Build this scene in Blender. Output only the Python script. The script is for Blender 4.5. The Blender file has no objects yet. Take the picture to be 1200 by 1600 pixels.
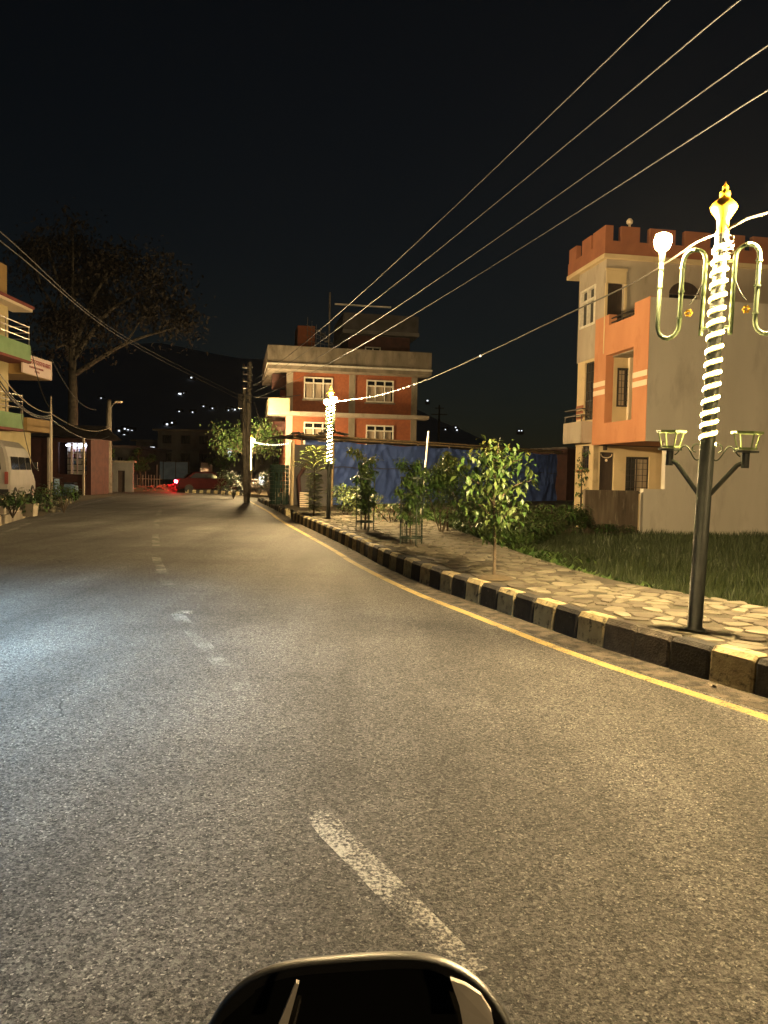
import bpy, math, random
from mathutils import Vector, Matrix, noise as mnoise
random.seed(11)
R = math.radians
SC = bpy.context.scene
COL = SC.collection

# ------------------------------------------------------------------ camera, sky, exposure
EYE = 1.55; PITCH = R(2.8); ROLL = R(1.15); FPX = 1200.0
cam = bpy.data.cameras.new('camera'); camo = bpy.data.objects.new('camera', cam); COL.objects.link(camo)
cam.sensor_fit = 'VERTICAL'; cam.sensor_height = 32.0; cam.lens = 32.0 * FPX / 1600.0
cam.clip_start = 0.05; cam.clip_end = 4000
camo.matrix_world = Matrix.Translation((0, 0, EYE)) @ Matrix.Rotation(R(90) - PITCH, 4, 'X') @ Matrix.Rotation(ROLL, 4, 'Z')
SC.camera = camo

world = bpy.data.worlds.new('World'); SC.world = world; world.use_nodes = True
wn = world.node_tree.nodes; wl = world.node_tree.links
bg = wn['Background']; sky = wn.new('ShaderNodeTexSky'); sky.sky_type = 'NISHITA'; sky.sun_disc = False
sky.sun_elevation = R(9.0); sky.sun_rotation = R(200); sky.altitude = 1300; sky.air_density = 1.3; sky.dust_density = 0.6; sky.ozone_density = 2.0
bg.inputs['Strength'].default_value = 0.0016
wl.new(sky.outputs['Color'], bg.inputs['Color'])

SC.view_settings.view_transform = 'Standard'; SC.view_settings.look = 'None'
SC.view_settings.exposure = 0.0; SC.view_settings.gamma = 1.0; SC.view_settings.use_curve_mapping = False
SC.cycles.use_denoising = True; SC.cycles.volume_bounces = 0
SC.cycles.max_bounces = 5; SC.cycles.diffuse_bounces = 3; SC.cycles.glossy_bounces = 3; SC.cycles.transmission_bounces = 4
SC.cycles.transparent_max_bounces = 6; SC.cycles.sample_clamp_indirect = 4.0
SC.cycles.caustics_reflective = False; SC.cycles.caustics_refractive = False

# lamp strengths (emission of the lit surfaces)
GLOBE_L = 12500.0; LED_L = 260.0
GLOBE_C = (1.0, 0.70, 0.33); LED_C = (1.0, 0.77, 0.27)

# ------------------------------------------------------------------ pixel <-> world helpers (survey of the photo, each point at its own distance)
_cp, _sp, _cr, _sr = math.cos(PITCH), math.sin(PITCH), math.cos(ROLL), math.sin(ROLL)
_r0 = Vector((1, 0, 0)); _u0 = Vector((0, _sp, _cp)); _f0 = Vector((0, _cp, -_sp))
_rr = _cr * _r0 + _sr * _u0; _uu = -_sr * _r0 + _cr * _u0
def ray(px, py):
    d = _f0 + (px - 600) / FPX * _rr + (800 - py) / FPX * _uu
    return d / d.y
def dp(px, py, D): return Vector((0, 0, EYE)) + ray(px, py) * D
def gp(px, py, z=0.0):
    d = ray(px, py); return Vector((0, 0, EYE)) + d * ((z - EYE) / d.z)

def crom(pts, step=0.5):
    pts = [Vector(p) for p in pts]; out = []
    ext = [2 * pts[0] - pts[1]] + pts + [2 * pts[-1] - pts[-2]]
    for i in range(1, len(ext) - 2):
        a, b, c, d = ext[i - 1:i + 3]; n = max(1, int((c - b).length / step))
        for k in range(n):
            t = k / n
            out.append(0.5 * ((2 * b) + (c - a) * t + (2 * a - 5 * b + 4 * c - d) * t * t + (3 * b - a - 3 * c + d) * t ** 3))
    out.append(pts[-1]); return out
def offset(path, d):
    out = []
    for i, p in enumerate(path):
        t = (path[min(i + 1, len(path) - 1)] - path[max(i - 1, 0)]); t.normalize()
        out.append(Vector((p.x + t.y * d, p.y - t.x * d)))
    return out
def resample(path, L):
    out = [path[0].copy()]; acc = 0
    for a, b in zip(path, path[1:]):
        seg = (b - a).length
        while acc + seg >= L * len(out):
            t = (L * len(out) - acc) / seg; out.append(a.lerp(b, t))
        acc += seg
    return out

# ------------------------------------------------------------------ materials
MATS = {}
def pm(name, col, rough=0.7, col2=None, scale=3.0, bump=0.0, bscale=40.0, metal=0.0, spec=0.4, emit=None, es=0.0, detail=5, grime=None, stretch=None, trans=0.0, contrast=(0.35, 0.65)):
    if name in MATS: return MATS[name]
    m = bpy.data.materials.new(name); m.use_nodes = True; nt = m.node_tree; N = nt.nodes; L = nt.links
    b = N['Principled BSDF']; b.inputs['Base Color'].default_value = (*col, 1); b.inputs['Roughness'].default_value = rough
    b.inputs['Metallic'].default_value = metal; b.inputs['Specular IOR Level'].default_value = spec
    if trans: b.inputs['Transmission Weight'].default_value = trans
    geo = N.new('ShaderNodeNewGeometry'); vec = geo.outputs['Position']
    if stretch:
        mp = N.new('ShaderNodeMapping'); mp.inputs['Scale'].default_value = stretch; L.new(vec, mp.inputs['Vector']); svec = mp.outputs['Vector']
    else: svec = vec
    last = None
    if col2:
        n = N.new('ShaderNodeTexNoise'); n.inputs['Scale'].default_value = scale; n.inputs['Detail'].default_value = detail; L.new(svec, n.inputs['Vector'])
        mr = N.new('ShaderNodeMapRange'); mr.inputs['From Min'].default_value = contrast[0]; mr.inputs['From Max'].default_value = contrast[1]; L.new(n.outputs['Fac'], mr.inputs['Value'])
        mx = N.new('ShaderNodeMix'); mx.data_type = 'RGBA'; mx.inputs['A'].default_value = (*col, 1); mx.inputs['B'].default_value = (*col2, 1)
        L.new(mr.outputs['Result'], mx.inputs['Factor']); last = mx.outputs['Result']
    if grime:
        gc, gs, lo, hi = grime
        n = N.new('ShaderNodeTexNoise'); n.inputs['Scale'].default_value = gs; n.inputs['Detail'].default_value = 8; n.inputs['Roughness'].default_value = 0.65; L.new(svec, n.inputs['Vector'])
        mr = N.new('ShaderNodeMapRange'); mr.inputs['From Min'].default_value = lo; mr.inputs['From Max'].default_value = hi; L.new(n.outputs['Fac'], mr.inputs['Value'])
        mx = N.new('ShaderNodeMix'); mx.data_type = 'RGBA'; mx.inputs['B'].default_value = (*gc, 1)
        if last: L.new(last, mx.inputs['A'])
        else: mx.inputs['A'].default_value = (*col, 1)
        L.new(mr.outputs['Result'], mx.inputs['Factor']); last = mx.outputs['Result']
    if last: L.new(last, b.inputs['Base Color'])
    if bump:
        n = N.new('ShaderNodeTexNoise'); n.inputs['Scale'].default_value = bscale; n.inputs['Detail'].default_value = 4; L.new(vec, n.inputs['Vector'])
        bp = N.new('ShaderNodeBump'); bp.inputs['Strength'].default_value = bump; bp.inputs['Distance'].default_value = 0.02
        L.new(n.outputs['Fac'], bp.inputs['Height']); L.new(bp.outputs['Normal'], b.inputs['Normal'])
    if emit:
        b.inputs['Emission Color'].default_value = (*emit, 1); b.inputs['Emission Strength'].default_value = es
    MATS[name] = m; return m

def asphalt(name, paint=None, wear=(0.45, 0.6)):
    m = bpy.data.materials.new(name); m.use_nodes = True; nt = m.node_tree; N = nt.nodes; L = nt.links; b = N['Principled BSDF']
    geo = N.new('ShaderNodeNewGeometry'); P = geo.outputs['Position']
    def noise(s, d=3, r=0.5, vec=P):
        n = N.new('ShaderNodeTexNoise'); n.inputs['Scale'].default_value = s; n.inputs['Detail'].default_value = d; n.inputs['Roughness'].default_value = r; L.new(vec, n.inputs['Vector']); return n.outputs['Fac']
    def mrange(v, a, c, d=0, e=1):
        n = N.new('ShaderNodeMapRange'); L.new(v, n.inputs['Value'])
        for k, x in zip(('From Min', 'From Max', 'To Min', 'To Max'), (a, c, d, e)): n.inputs[k].default_value = x
        return n.outputs['Result']
    def mix(f, A, B, t='MIX'):
        n = N.new('ShaderNodeMix'); n.data_type = 'RGBA'; n.blend_type = t
        for k, x in (('Factor', f), ('A', A), ('B', B)):
            if isinstance(x, (tuple, float, int)): n.inputs[k].default_value = (*x, 1) if isinstance(x, tuple) else x
            else: L.new(x, n.inputs[k])
        return n.outputs['Result']
    wp = N.new('ShaderNodeTexNoise'); wp.inputs['Scale'].default_value = 60; wp.inputs['Detail'].default_value = 3; L.new(P, wp.inputs['Vector'])
    vm = N.new('ShaderNodeVectorMath'); vm.operation = 'MULTIPLY_ADD'; L.new(wp.outputs['Color'], vm.inputs[0]); vm.inputs[1].default_value = (0.022, 0.022, 0.022); L.new(P, vm.inputs[2])
    vor = N.new('ShaderNodeTexVoronoi'); vor.inputs['Scale'].default_value = 135; L.new(vm.outputs[0], vor.inputs['Vector'])
    vor2 = N.new('ShaderNodeTexVoronoi'); vor2.inputs['Scale'].default_value = 66; L.new(vm.outputs[0], vor2.inputs['Vector'])
    sep = N.new('ShaderNodeSeparateColor'); L.new(vor.outputs['Color'], sep.inputs['Color'])
    sep2 = N.new('ShaderNodeSeparateColor'); L.new(vor2.outputs['Color'], sep2.inputs['Color'])
    cell = mix(0.5, sep.outputs['Red'], sep2.outputs['Red'])
    c = mix(mrange(cell, 0.15, 0.85), (0.010, 0.0097, 0.0093), (0.150, 0.144, 0.134))
    c = mix(mrange(sep.outputs['Green'], 0.90, 0.98), c, (0.30, 0.29, 0.265))
    pit = mrange(noise(70, 5, 0.75), 0.36, 0.48)
    c = mix(pit, (0.008, 0.0078, 0.0075), c)
    # large stains, smoother wheel tracks
    big = mrange(noise(0.55, 6, 0.6), 0.33, 0.68, 0.62, 1.22)
    mp = N.new('ShaderNodeMapping'); mp.inputs['Rotation'].default_value = (0, 0, R(-18)); mp.inputs['Scale'].default_value = (1.0, 0.07, 1); L.new(P, mp.inputs['Vector'])
    trk = mrange(noise(1.1, 3, 0.5, mp.outputs['Vector']), 0.33, 0.67, 0.60, 1.28)
    mul = N.new('ShaderNodeMath'); mul.operation = 'MULTIPLY'; L.new(big, mul.inputs[0]); L.new(trk, mul.inputs[1])
    cmb = N.new('ShaderNodeCombineColor')
    for k in ('Red', 'Green', 'Blue'): L.new(mul.outputs[0], cmb.inputs[k])
    c = mix(1.0, c, cmb.outputs['Color'], 'MULTIPLY')
    ve = N.new('ShaderNodeTexVoronoi'); ve.feature = 'DISTANCE_TO_EDGE'; ve.inputs['Scale'].default_value = 0.42
    wq = N.new('ShaderNodeTexNoise'); wq.inputs['Scale'].default_value = 1.6; wq.inputs['Detail'].default_value = 7; L.new(P, wq.inputs['Vector'])
    vq = N.new('ShaderNodeVectorMath'); vq.operation = 'MULTIPLY_ADD'; L.new(wq.outputs['Color'], vq.inputs[0]); vq.inputs[1].default_value = (0.9, 0.9, 0.0); L.new(P, vq.inputs[2]); L.new(vq.outputs[0], ve.inputs['Vector'])
    crack = mrange(ve.outputs['Distance'], 0.0015, 0.006, 1.0, 0.0); some = mrange(noise(0.5, 2), 0.55, 0.66)
    cm_ = N.new('ShaderNodeMath'); cm_.operation = 'MULTIPLY'; L.new(crack, cm_.inputs[0]); L.new(some, cm_.inputs[1])
    c = mix(cm_.outputs[0], c, (0.010, 0.0098, 0.0095))
    if paint:
        w1 = noise(55, 4, 0.7); w2 = noise(2.2, 4, 0.6)
        add = N.new('ShaderNodeMath'); add.operation = 'MULTIPLY_ADD'; L.new(w2, add.inputs[0]); add.inputs[1].default_value = 0.9; L.new(w1, add.inputs[2])
        keep = mrange(add.outputs[0], wear[0] + 0.45, wear[1] + 0.45)
        c = mix(keep, c, paint)
    L.new(c, b.inputs['Base Color'])
    b.inputs['Roughness'].default_value = 0.74; b.inputs['Specular IOR Level'].default_value = 0.28
    inv = mrange(noise(70, 5, 0.75), 0.3, 0.7, 1.0, 0.0)
    h = mix(0.45, mix(0.5, sep.outputs['Blue'], sep2.outputs['Blue']), inv)
    bp = N.new('ShaderNodeBump'); bp.inputs['Strength'].default_value = 1.0; bp.inputs['Distance'].default_value = 0.012; bp.invert = True
    L.new(h, bp.inputs['Height']); L.new(bp.outputs['Normal'], b.inputs['Normal'])
    MATS[name] = m; return m

M_ROAD = asphalt('asphalt_road')
M_DASH = asphalt('worn_white_paint', (0.40, 0.385, 0.34), (0.50, 0.66))
M_DASHF = asphalt('faint_white_paint', (0.27, 0.265, 0.25), (0.50, 0.72))
M_YEL = asphalt('yellow_line_paint', (0.44, 0.32, 0.11), (0.30, 0.50))
M_GUT = pm('gutter_dirt', (0.045, 0.038, 0.029), 0.95, (0.12, 0.10, 0.075), 6, 1.0, 70, grime=((0.018, 0.016, 0.012), 7, 0.46, 0.62))
M_KW = pm('kerb_pale_paint', (0.42, 0.36, 0.20), 0.85, (0.27, 0.22, 0.12), 7, 0.5, 50, grime=((0.04, 0.035, 0.025), 14, 0.54, 0.68))
M_KB = pm('kerb_black_paint', (0.018, 0.017, 0.016), 0.8, (0.035, 0.032, 0.028), 8, 0.5, 50, grime=((0.15, 0.13, 0.10), 17, 0.63, 0.75))
M_KC = pm('kerb_bare_concrete', (0.13, 0.115, 0.09), 0.9, (0.07, 0.06, 0.05), 9, 0.6, 50, stretch=(1, 1, 1))
M_MORTAR = pm('paving_mortar', (0.085, 0.074, 0.053), 0.95, (0.045, 0.038, 0.027), 6, 0.7, 50, grime=((0.03, 0.035, 0.015), 2.5, 0.52, 0.7))
M_STONE = [pm('paving_stone_a', (0.21, 0.192, 0.14), 0.8, (0.145, 0.13, 0.092), 4, 0.4, 45, grime=((0.10, 0.08, 0.05), 3, 0.56, 0.75)),
           pm('paving_stone_b', (0.16, 0.146, 0.108), 0.8, (0.115, 0.10, 0.07), 5, 0.4, 45, grime=((0.09, 0.075, 0.05), 3.5, 0.53, 0.72)),
           pm('paving_stone_c', (0.11, 0.097, 0.072), 0.85, (0.07, 0.06, 0.045), 5, 0.5, 45, grime=((0.07, 0.06, 0.04), 3, 0.5, 0.7))]
M_SOIL = pm('bare_soil', (0.10, 0.075, 0.045), 0.98, (0.06, 0.05, 0.03), 2, 0.9, 14)
M_GROUND = pm('field_ground', (0.035, 0.04, 0.018), 0.98, (0.06, 0.05, 0.03), 0.6, 0.8, 9)
M_GRASS = pm('paddy_grass', (0.013, 0.027, 0.006), 0.6, (0.045, 0.060, 0.016), 9, trans=0)
M_VERGE = pm('verge_leaf', (0.035, 0.07, 0.015), 0.55, (0.06, 0.095, 0.02), 5)
M_LEAF = [pm('leaf_mid_green', (0.062, 0.105, 0.028), 0.42, (0.10, 0.14, 0.04), 6), pm('leaf_dark_green', (0.035, 0.085, 0.02), 0.45, (0.06, 0.11, 0.025), 6),
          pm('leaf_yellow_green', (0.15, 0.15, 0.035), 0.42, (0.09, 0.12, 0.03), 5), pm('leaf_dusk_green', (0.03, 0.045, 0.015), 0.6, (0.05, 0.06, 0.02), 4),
          pm('leaf_rusty', (0.20, 0.085, 0.04), 0.5, (0.13, 0.09, 0.03), 6), pm('leaf_brown_tree', (0.006, 0.0045, 0.003), 0.9, (0.011, 0.008, 0.0055), 3)]
M_BARK = pm('bark', (0.11, 0.085, 0.055), 0.9, (0.06, 0.045, 0.03), 14, 0.8, 50)
M_BARKP = pm('pale_bark', (0.075, 0.062, 0.046), 0.9, (0.022, 0.019, 0.014), 5, 0.8, 30)
M_POST = pm('post_dark_green', (0.020, 0.024, 0.020), 0.42, (0.035, 0.038, 0.032), 12, 0.15, 90, spec=0.5)
M_PIPE = pm('pipe_green_gold', (0.050, 0.068, 0.032), 0.5, (0.03, 0.045, 0.022), 14)
M_BASK = pm('basket_pale_green', (0.24, 0.30, 0.13), 0.45, (0.17, 0.22, 0.09), 15)
M_GOLD = pm('gold_paint', (0.62, 0.36, 0.03), 0.32, (0.45, 0.24, 0.02), 10, metal=0.55)
M_LED = pm('led_strip_lit', (0.9, 0.8, 0.5), 0.5, emit=LED_C, es=LED_L)
M_GLOBE = pm('globe_lit', (0.9, 0.8, 0.6), 0.5, emit=GLOBE_C, es=GLOBE_L)
M_LEDF = pm('led_strip_lit_weak', (0.9, 0.8, 0.5), 0.5, emit=LED_C, es=LED_L * 0.8)
M_GLOBEF = pm('globe_lit_weak', (0.9, 0.8, 0.6), 0.5, emit=GLOBE_C, es=GLOBE_L * 1.0)
M_HALO = pm('led_halo_glow', (0.25, 0.20, 0.08), 0.5, emit=(1.0, 0.78, 0.26), es=0.55)  # yellow bloom halo of the LEDs, made as a weak glowing surface
M_FAIRY = pm('fairy_lit', (0.9, 0.85, 0.7), 0.5, emit=(1.0, 0.85, 0.6), es=3.0)
M_ROPE = pm('rope_light_cover', (0.09, 0.08, 0.066), 0.5)
M_WIRE = pm('wire_aluminium', (0.062, 0.066, 0.075), 0.7)
M_CABLE = pm('black_cable', (0.028, 0.026, 0.026), 0.6)
M_CONC = pm('weathered_concrete', (0.27, 0.23, 0.18), 0.9, (0.17, 0.145, 0.11), 2.2, 0.5, 25, grime=((0.09, 0.075, 0.055), 1.6, 0.52, 0.75), stretch=(1, 1, 0.35))
M_STAIN = pm('stained_boundary_wall', (0.16, 0.125, 0.09), 0.95, (0.075, 0.055, 0.04), 3.0, 0.6, 25, grime=((0.30, 0.26, 0.19), 4.5, 0.55, 0.72), stretch=(1.6, 1.6, 0.22))
M_POLE = pm('concrete_pole', (0.24, 0.21, 0.17), 0.9, (0.15, 0.13, 0.10), 6, 0.4, 40)
M_GREY = pm('grey_plaster', (0.62, 0.575, 0.50), 0.92, (0.54, 0.50, 0.43), 1.1, 0.3, 22, grime=((0.36, 0.32, 0.27), 1.5, 0.52, 0.80), stretch=(1, 1, 0.28))
M_ORANGE = pm('orange_plaster', (0.52, 0.235, 0.12), 0.85, (0.46, 0.20, 0.10), 1.3, 0.25, 30, grime=((0.36, 0.14, 0.06), 1.4, 0.56, 0.8), stretch=(1, 1, 0.5))
M_CREAM = pm('cream_plaster', (0.62, 0.49, 0.30), 0.88, (0.54, 0.42, 0.25), 1.5, 0.2, 30, grime=((0.36, 0.28, 0.17), 1.8, 0.58, 0.8))
M_PALE = pm('pale_band_paint', (0.72, 0.60, 0.45), 0.85)
M_PALEG = pm('pale_grey_plaster', (0.42, 0.36, 0.29), 0.9, (0.35, 0.30, 0.24), 1.6, 0.25, 30, grime=((0.24, 0.20, 0.15), 2.5, 0.55, 0.75), stretch=(1, 1, 0.3))
M_TERRA = pm('terracotta_parapet', (0.33, 0.125, 0.065), 0.88, (0.26, 0.10, 0.055), 1.6, 0.3, 30)
M_WHITE = pm('white_window_paint', (0.72, 0.68, 0.60), 0.5, (0.58, 0.54, 0.46), 8)
M_GLASS = pm('dark_window_glass', (0.012, 0.013, 0.016), 0.08, spec=0.6)
M_GRILLE = pm('dark_grille_metal', (0.03, 0.025, 0.022), 0.5)
M_DARKWOOD = pm('dark_door_wood', (0.05, 0.033, 0.025), 0.6, (0.03, 0.02, 0.016), 6, 0.3, 30, stretch=(5, 5, 0.5))
M_CURT = pm('pale_curtain', (0.40, 0.33, 0.25), 0.9, (0.28, 0.22, 0.16), 12, stretch=(6, 6, 0.2))
M_BRICK = pm('brick_far', (0.33, 0.105, 0.045), 0.9, (0.27, 0.085, 0.04), 6, 0.3, 30, grime=((0.20, 0.07, 0.04), 0.8, 0.5, 0.75))
M_TARP = pm('blue_tarp', (0.065, 0.115, 0.37), 0.38, (0.085, 0.145, 0.43), 1.5, 0.25, 9, spec=0.5)
M_TARPM = pm('tarp_faint_print', (0.16, 0.19, 0.34), 0.5)
M_BAMB = pm('bamboo_pole', (0.36, 0.27, 0.15), 0.7, (0.24, 0.17, 0.09), 7)
M_TIN = pm('corrugated_tin', (0.14, 0.13, 0.125), 0.55, (0.09, 0.075, 0.065), 3, metal=0.4)
M_NET = pm('green_shade_net', (0.010, 0.030, 0.020), 0.8)
M_CAGE = pm('cage_wire', (0.035, 0.05, 0.035), 0.55, metal=0.3)
M_DARKW = pm('dark_house_wall', (0.10, 0.095, 0.095), 0.9, (0.065, 0.06, 0.06), 1.2)
M_DARKB = pm('dark_block_wall', (0.16, 0.155, 0.15), 0.9, (0.11, 0.105, 0.10), 1.0)
M_BLUEP = pm('blue_sheet_panel', (0.16, 0.28, 0.45), 0.5, (0.11, 0.2, 0.34), 2)
M_YWALL = pm('yellow_wall', (0.56, 0.47, 0.27), 0.85, (0.48, 0.40, 0.22), 2, 0.2, 30)
M_OCHRE = pm('ochre_band', (0.36, 0.23, 0.09), 0.85, (0.29, 0.185, 0.07), 2)
M_GREEN = pm('mint_green_wall', (0.27, 0.42, 0.22), 0.85, (0.22, 0.35, 0.18), 2)
M_REDB = pm('dark_red_band', (0.22, 0.045, 0.035), 0.8, (0.15, 0.035, 0.03), 3)
M_SIGN = pm('sign_white_pink', (0.74, 0.58, 0.54), 0.6)
M_SIGNR = pm('sign_red_letters', (0.30, 0.02, 0.03), 0.6)
M_VAN = pm('van_paint', (0.22, 0.205, 0.19), 0.6, (0.18, 0.17, 0.16), 2, spec=0.5)
M_RUB = pm('rubber', (0.015, 0.015, 0.015), 0.85)
M_RED = pm('red_car_paint', (0.032, 0.004, 0.004), 0.85, (0.025, 0.003, 0.003), 3, spec=0.1)
M_TAIL = pm('tail_light_lit', (0.5, 0.02, 0.02), 0.4, emit=(1.0, 0.02, 0.03), es=380.0)
M_BRK = pm('loose_brick', (0.26, 0.09, 0.06), 0.9, (0.16, 0.06, 0.045), 6, 0.4, 30)
M_SHOP = pm('shop_tube_light', (0.9, 0.9, 1), 0.5, emit=(0.72, 0.78, 1.0), es=16.0)
M_LITW = pm('lit_far_window', (0.8, 0.85, 0.9), 0.5, emit=(0.85, 0.92, 1.0), es=2.0)
M_SHED = pm('dark_red_shed', (0.075, 0.03, 0.025), 0.85, (0.05, 0.022, 0.02), 3)
M_BLACKP = pm('black_plastic', (0.012, 0.012, 0.012), 0.38, spec=0.5, bump=0.05, bscale=300)
M_SCREEN = pm('dark_visor', (0.006, 0.006, 0.006), 0.12, spec=0.5)
M_SILV = pm('silver_trim', (0.52, 0.47, 0.42), 0.5, (0.44, 0.40, 0.36), 20)
M_HEAD = pm('headlight_lit', (0.9, 0.95, 1), 0.2, emit=(0.85, 0.93, 1.0), es=12.0)
M_COOL = pm('cool_led_lit', (0.9, 0.95, 1), 0.4, emit=(0.55, 0.80, 1.0), es=40.0)
M_CHROME = pm('brushed_metal', (0.45, 0.45, 0.45), 0.3, metal=0.9)
M_HILL = pm('hill_haze_tint', (0.52, 0.55, 0.60), 1.0, (0.58, 0.59, 0.62), 0.02)  # hazy brightening of the dark slopes is put into this pale base colour

# ------------------------------------------------------------------ mesh builder
class MB:
    def __init__(s): s.v = []; s.f = []
    def quad(s, a, b, c, d):
        n = len(s.v); s.v += [tuple(a), tuple(b), tuple(c), tuple(d)]; s.f.append((n, n + 1, n + 2, n + 3)); return s
    def poly(s, pts):
        n = len(s.v); s.v += [tuple(p) for p in pts]; s.f.append(tuple(range(n, n + len(pts)))); return s
    def box(s, x0, y0, z0, x1, y1, z1):
        n = len(s.v)
        s.v += [(x0, y0, z0), (x1, y0, z0), (x1, y1, z0), (x0, y1, z0), (x0, y0, z1), (x1, y0, z1), (x1, y1, z1), (x0, y1, z1)]
        s.f += [tuple(n + i for i in q) for q in ((3, 2, 1, 0), (4, 5, 6, 7), (0, 1, 5, 4), (1, 2, 6, 5), (2, 3, 7, 6), (3, 0, 4, 7))]; return s
    def bbox(s, x0, y0, z0, x1, y1, z1, b):      # box with chamfered vertical and top edges
        def ring(z, i): return [(x0 + i + b, y0 + i, z), (x1 - i - b, y0 + i, z), (x1 - i, y0 + i + b, z), (x1 - i, y1 - i - b, z), (x1 - i - b, y1 - i, z), (x0 + i + b, y1 - i, z), (x0 + i, y1 - i - b, z), (x0 + i, y0 + i + b, z)]
        return s.loft([ring(z0, 0), ring(z1 - b, 0), ring(z1, b)])
    def loft(s, rings, caps=True, closed=True):
        n0 = len(s.v); k = len(rings[0])
        for r in rings: s.v += [tuple(p) for p in r]
        for i in range(len(rings) - 1):
            for j in range(k if closed else k - 1):
                a = n0 + i * k + j; b = n0 + i * k + (j + 1) % k
                s.f.append((a, b, b + k, a + k))
        if caps and closed:
            s.f.append(tuple(n0 + j for j in reversed(range(k)))); s.f.append(tuple(n0 + (len(rings) - 1) * k + j for j in range(k)))
        return s
    def tube(s, pts, r, n=8, caps=True):
        pts = [Vector(p) for p in pts]; rings = []; prev = None
        for i, p in enumerate(pts):
            t = pts[min(i + 1, len(pts) - 1)] - pts[max(i - 1, 0)]
            if t.length < 1e-9: t = Vector((0, 0, 1))
            t.normalize()
            a = prev if prev else (Vector((0, 0, 1)) if abs(t.z) < 0.9 else Vector((1, 0, 0)))
            u = t.cross(a).cross(t)
            if u.length < 1e-6: u = t.cross(Vector((0.3, 0.7, 0.2))).cross(t)
            u.normalize(); prev = u; w = t.cross(u)
            rad = r[i] if isinstance(r, (list, tuple)) else r
            rings.append([p + (u * math.cos(q) + w * math.sin(q)) * rad for q in [2 * math.pi * j / n for j in range(n)]])
        return s.loft(rings, caps)
    def lathe(s, prof, c=(0, 0, 0), n=16):
        rings = [[(c[0] + r * math.cos(2 * math.pi * j / n), c[1] + r * math.sin(2 * math.pi * j / n), c[2] + z) for j in range(n)] for r, z in prof]
        return s.loft(rings)
    def ball(s, c, r, n=10, m=7, sz=1.0):
        return s.lathe([(max(r * math.sin(math.pi * i / m), r * 0.02), -r * sz * math.cos(math.pi * i / m)) for i in range(m + 1)], c, n)
    def leaf(s, p, d, up, L, W):
        d = Vector(d).normalized(); side = d.cross(up)
        if side.length < 1e-4: side = d.cross(Vector((0.2, 0.9, 0.1)))
        side.normalize(); nn = side.cross(d); p = Vector(p); n = len(s.v)
        m1 = p + d * L * 0.45 - nn * L * 0.06
        s.v += [tuple(p), tuple(m1 + side * W * 0.5 + nn * W * 0.16), tuple(p + d * L * 0.95 - nn * L * 0.28), tuple(m1 - side * W * 0.5 + nn * W * 0.16), tuple(m1)]
        s.f += [(n, n + 1, n + 4), (n + 1, n + 2, n + 4), (n, n + 4, n + 3), (n + 4, n + 2, n + 3)]; return s
    def mesh(s, name, mat, smooth=False):
        me = bpy.data.meshes.new(name); me.from_pydata(s.v, [], s.f); me.update()
        if mat: me.materials.append(mat)
        if smooth:
            for p in me.polygons: p.use_smooth = True
        return me
    def build(s, name, mat, parent=None, smooth=False):
        o = bpy.data.objects.new(name, s.mesh(name, mat, smooth)); COL.objects.link(o)
        if parent: o.parent = parent
        return o
def link(name, me, parent=None, loc=None, rz=0.0):
    o = bpy.data.objects.new(name, me); COL.objects.link(o)
    if parent: o.parent = parent
    if loc is not None: o.location = loc
    o.rotation_euler.z = rz
    return o
def tag(o, label=None, cat=None, group=None, kind=None):
    if label: o['label'] = label
    if cat: o['category'] = cat
    if group: o['group'] = group
    if kind: o['kind'] = kind
    return o
def thing(name, label, cat, loc=(0, 0, 0), rz=0.0, group=None):
    o = bpy.data.objects.new(name, None); COL.objects.link(o); o.location = loc; o.rotation_euler.z = rz; o.empty_display_size = 0.2
    return tag(o, label, cat, group)
def struct(o): return tag(o, kind='structure')
def copy_tree(o, parent=None):
    c = o.copy(); COL.objects.link(c); c.parent = parent
    for ch in list(o.children): copy_tree(ch, c)
    return c

# wall of thickness t with openings; o = lower corner, ux = unit along, n = unit outward
def wall(mb, o, ux, n, w, h, t, ops):
    o, ux, n = Vector(o), Vector(ux), Vector(n); Z = Vector((0, 0, 1))
    ops = [(max(0, p[0]), max(0, p[1]), min(w, p[2]), min(h, p[3])) for p in ops]
    xs = sorted({0, w, *[q for p in ops for q in (p[0], p[2])]}); zs = sorted({0, h, *[q for p in ops for q in (p[1], p[3])]})
    def solid(i, j):
        if i < 0 or j < 0 or i >= len(xs) - 1 or j >= len(zs) - 1: return False
        cx, cz = (xs[i] + xs[i + 1]) / 2, (zs[j] + zs[j + 1]) / 2
        return not any(p[0] < cx < p[2] and p[1] < cz < p[3] for p in ops)
    P = lambda a, b, c: o + ux * a + Z * b - n * c
    for i in range(len(xs) - 1):
        for j in range(len(zs) - 1):
            if not solid(i, j): continue
            a, b, c, d = xs[i], xs[i + 1], zs[j], zs[j + 1]
            mb.quad(P(a, c, 0), P(b, c, 0), P(b, d, 0), P(a, d, 0)); mb.quad(P(b, c, t), P(a, c, t), P(a, d, t), P(b, d, t))
            if not solid(i - 1, j): mb.quad(P(a, c, t), P(a, c, 0), P(a, d, 0), P(a, d, t))
            if not solid(i + 1, j): mb.quad(P(b, c, 0), P(b, c, t), P(b, d, t), P(b, d, 0))
            if not solid(i, j - 1): mb.quad(P(a, c, 0), P(a, c, t), P(b, c, t), P(b, c, 0))
            if not solid(i, j + 1): mb.quad(P(a, d, 0), P(b, d, 0), P(b, d, t), P(a, d, t))
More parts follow.
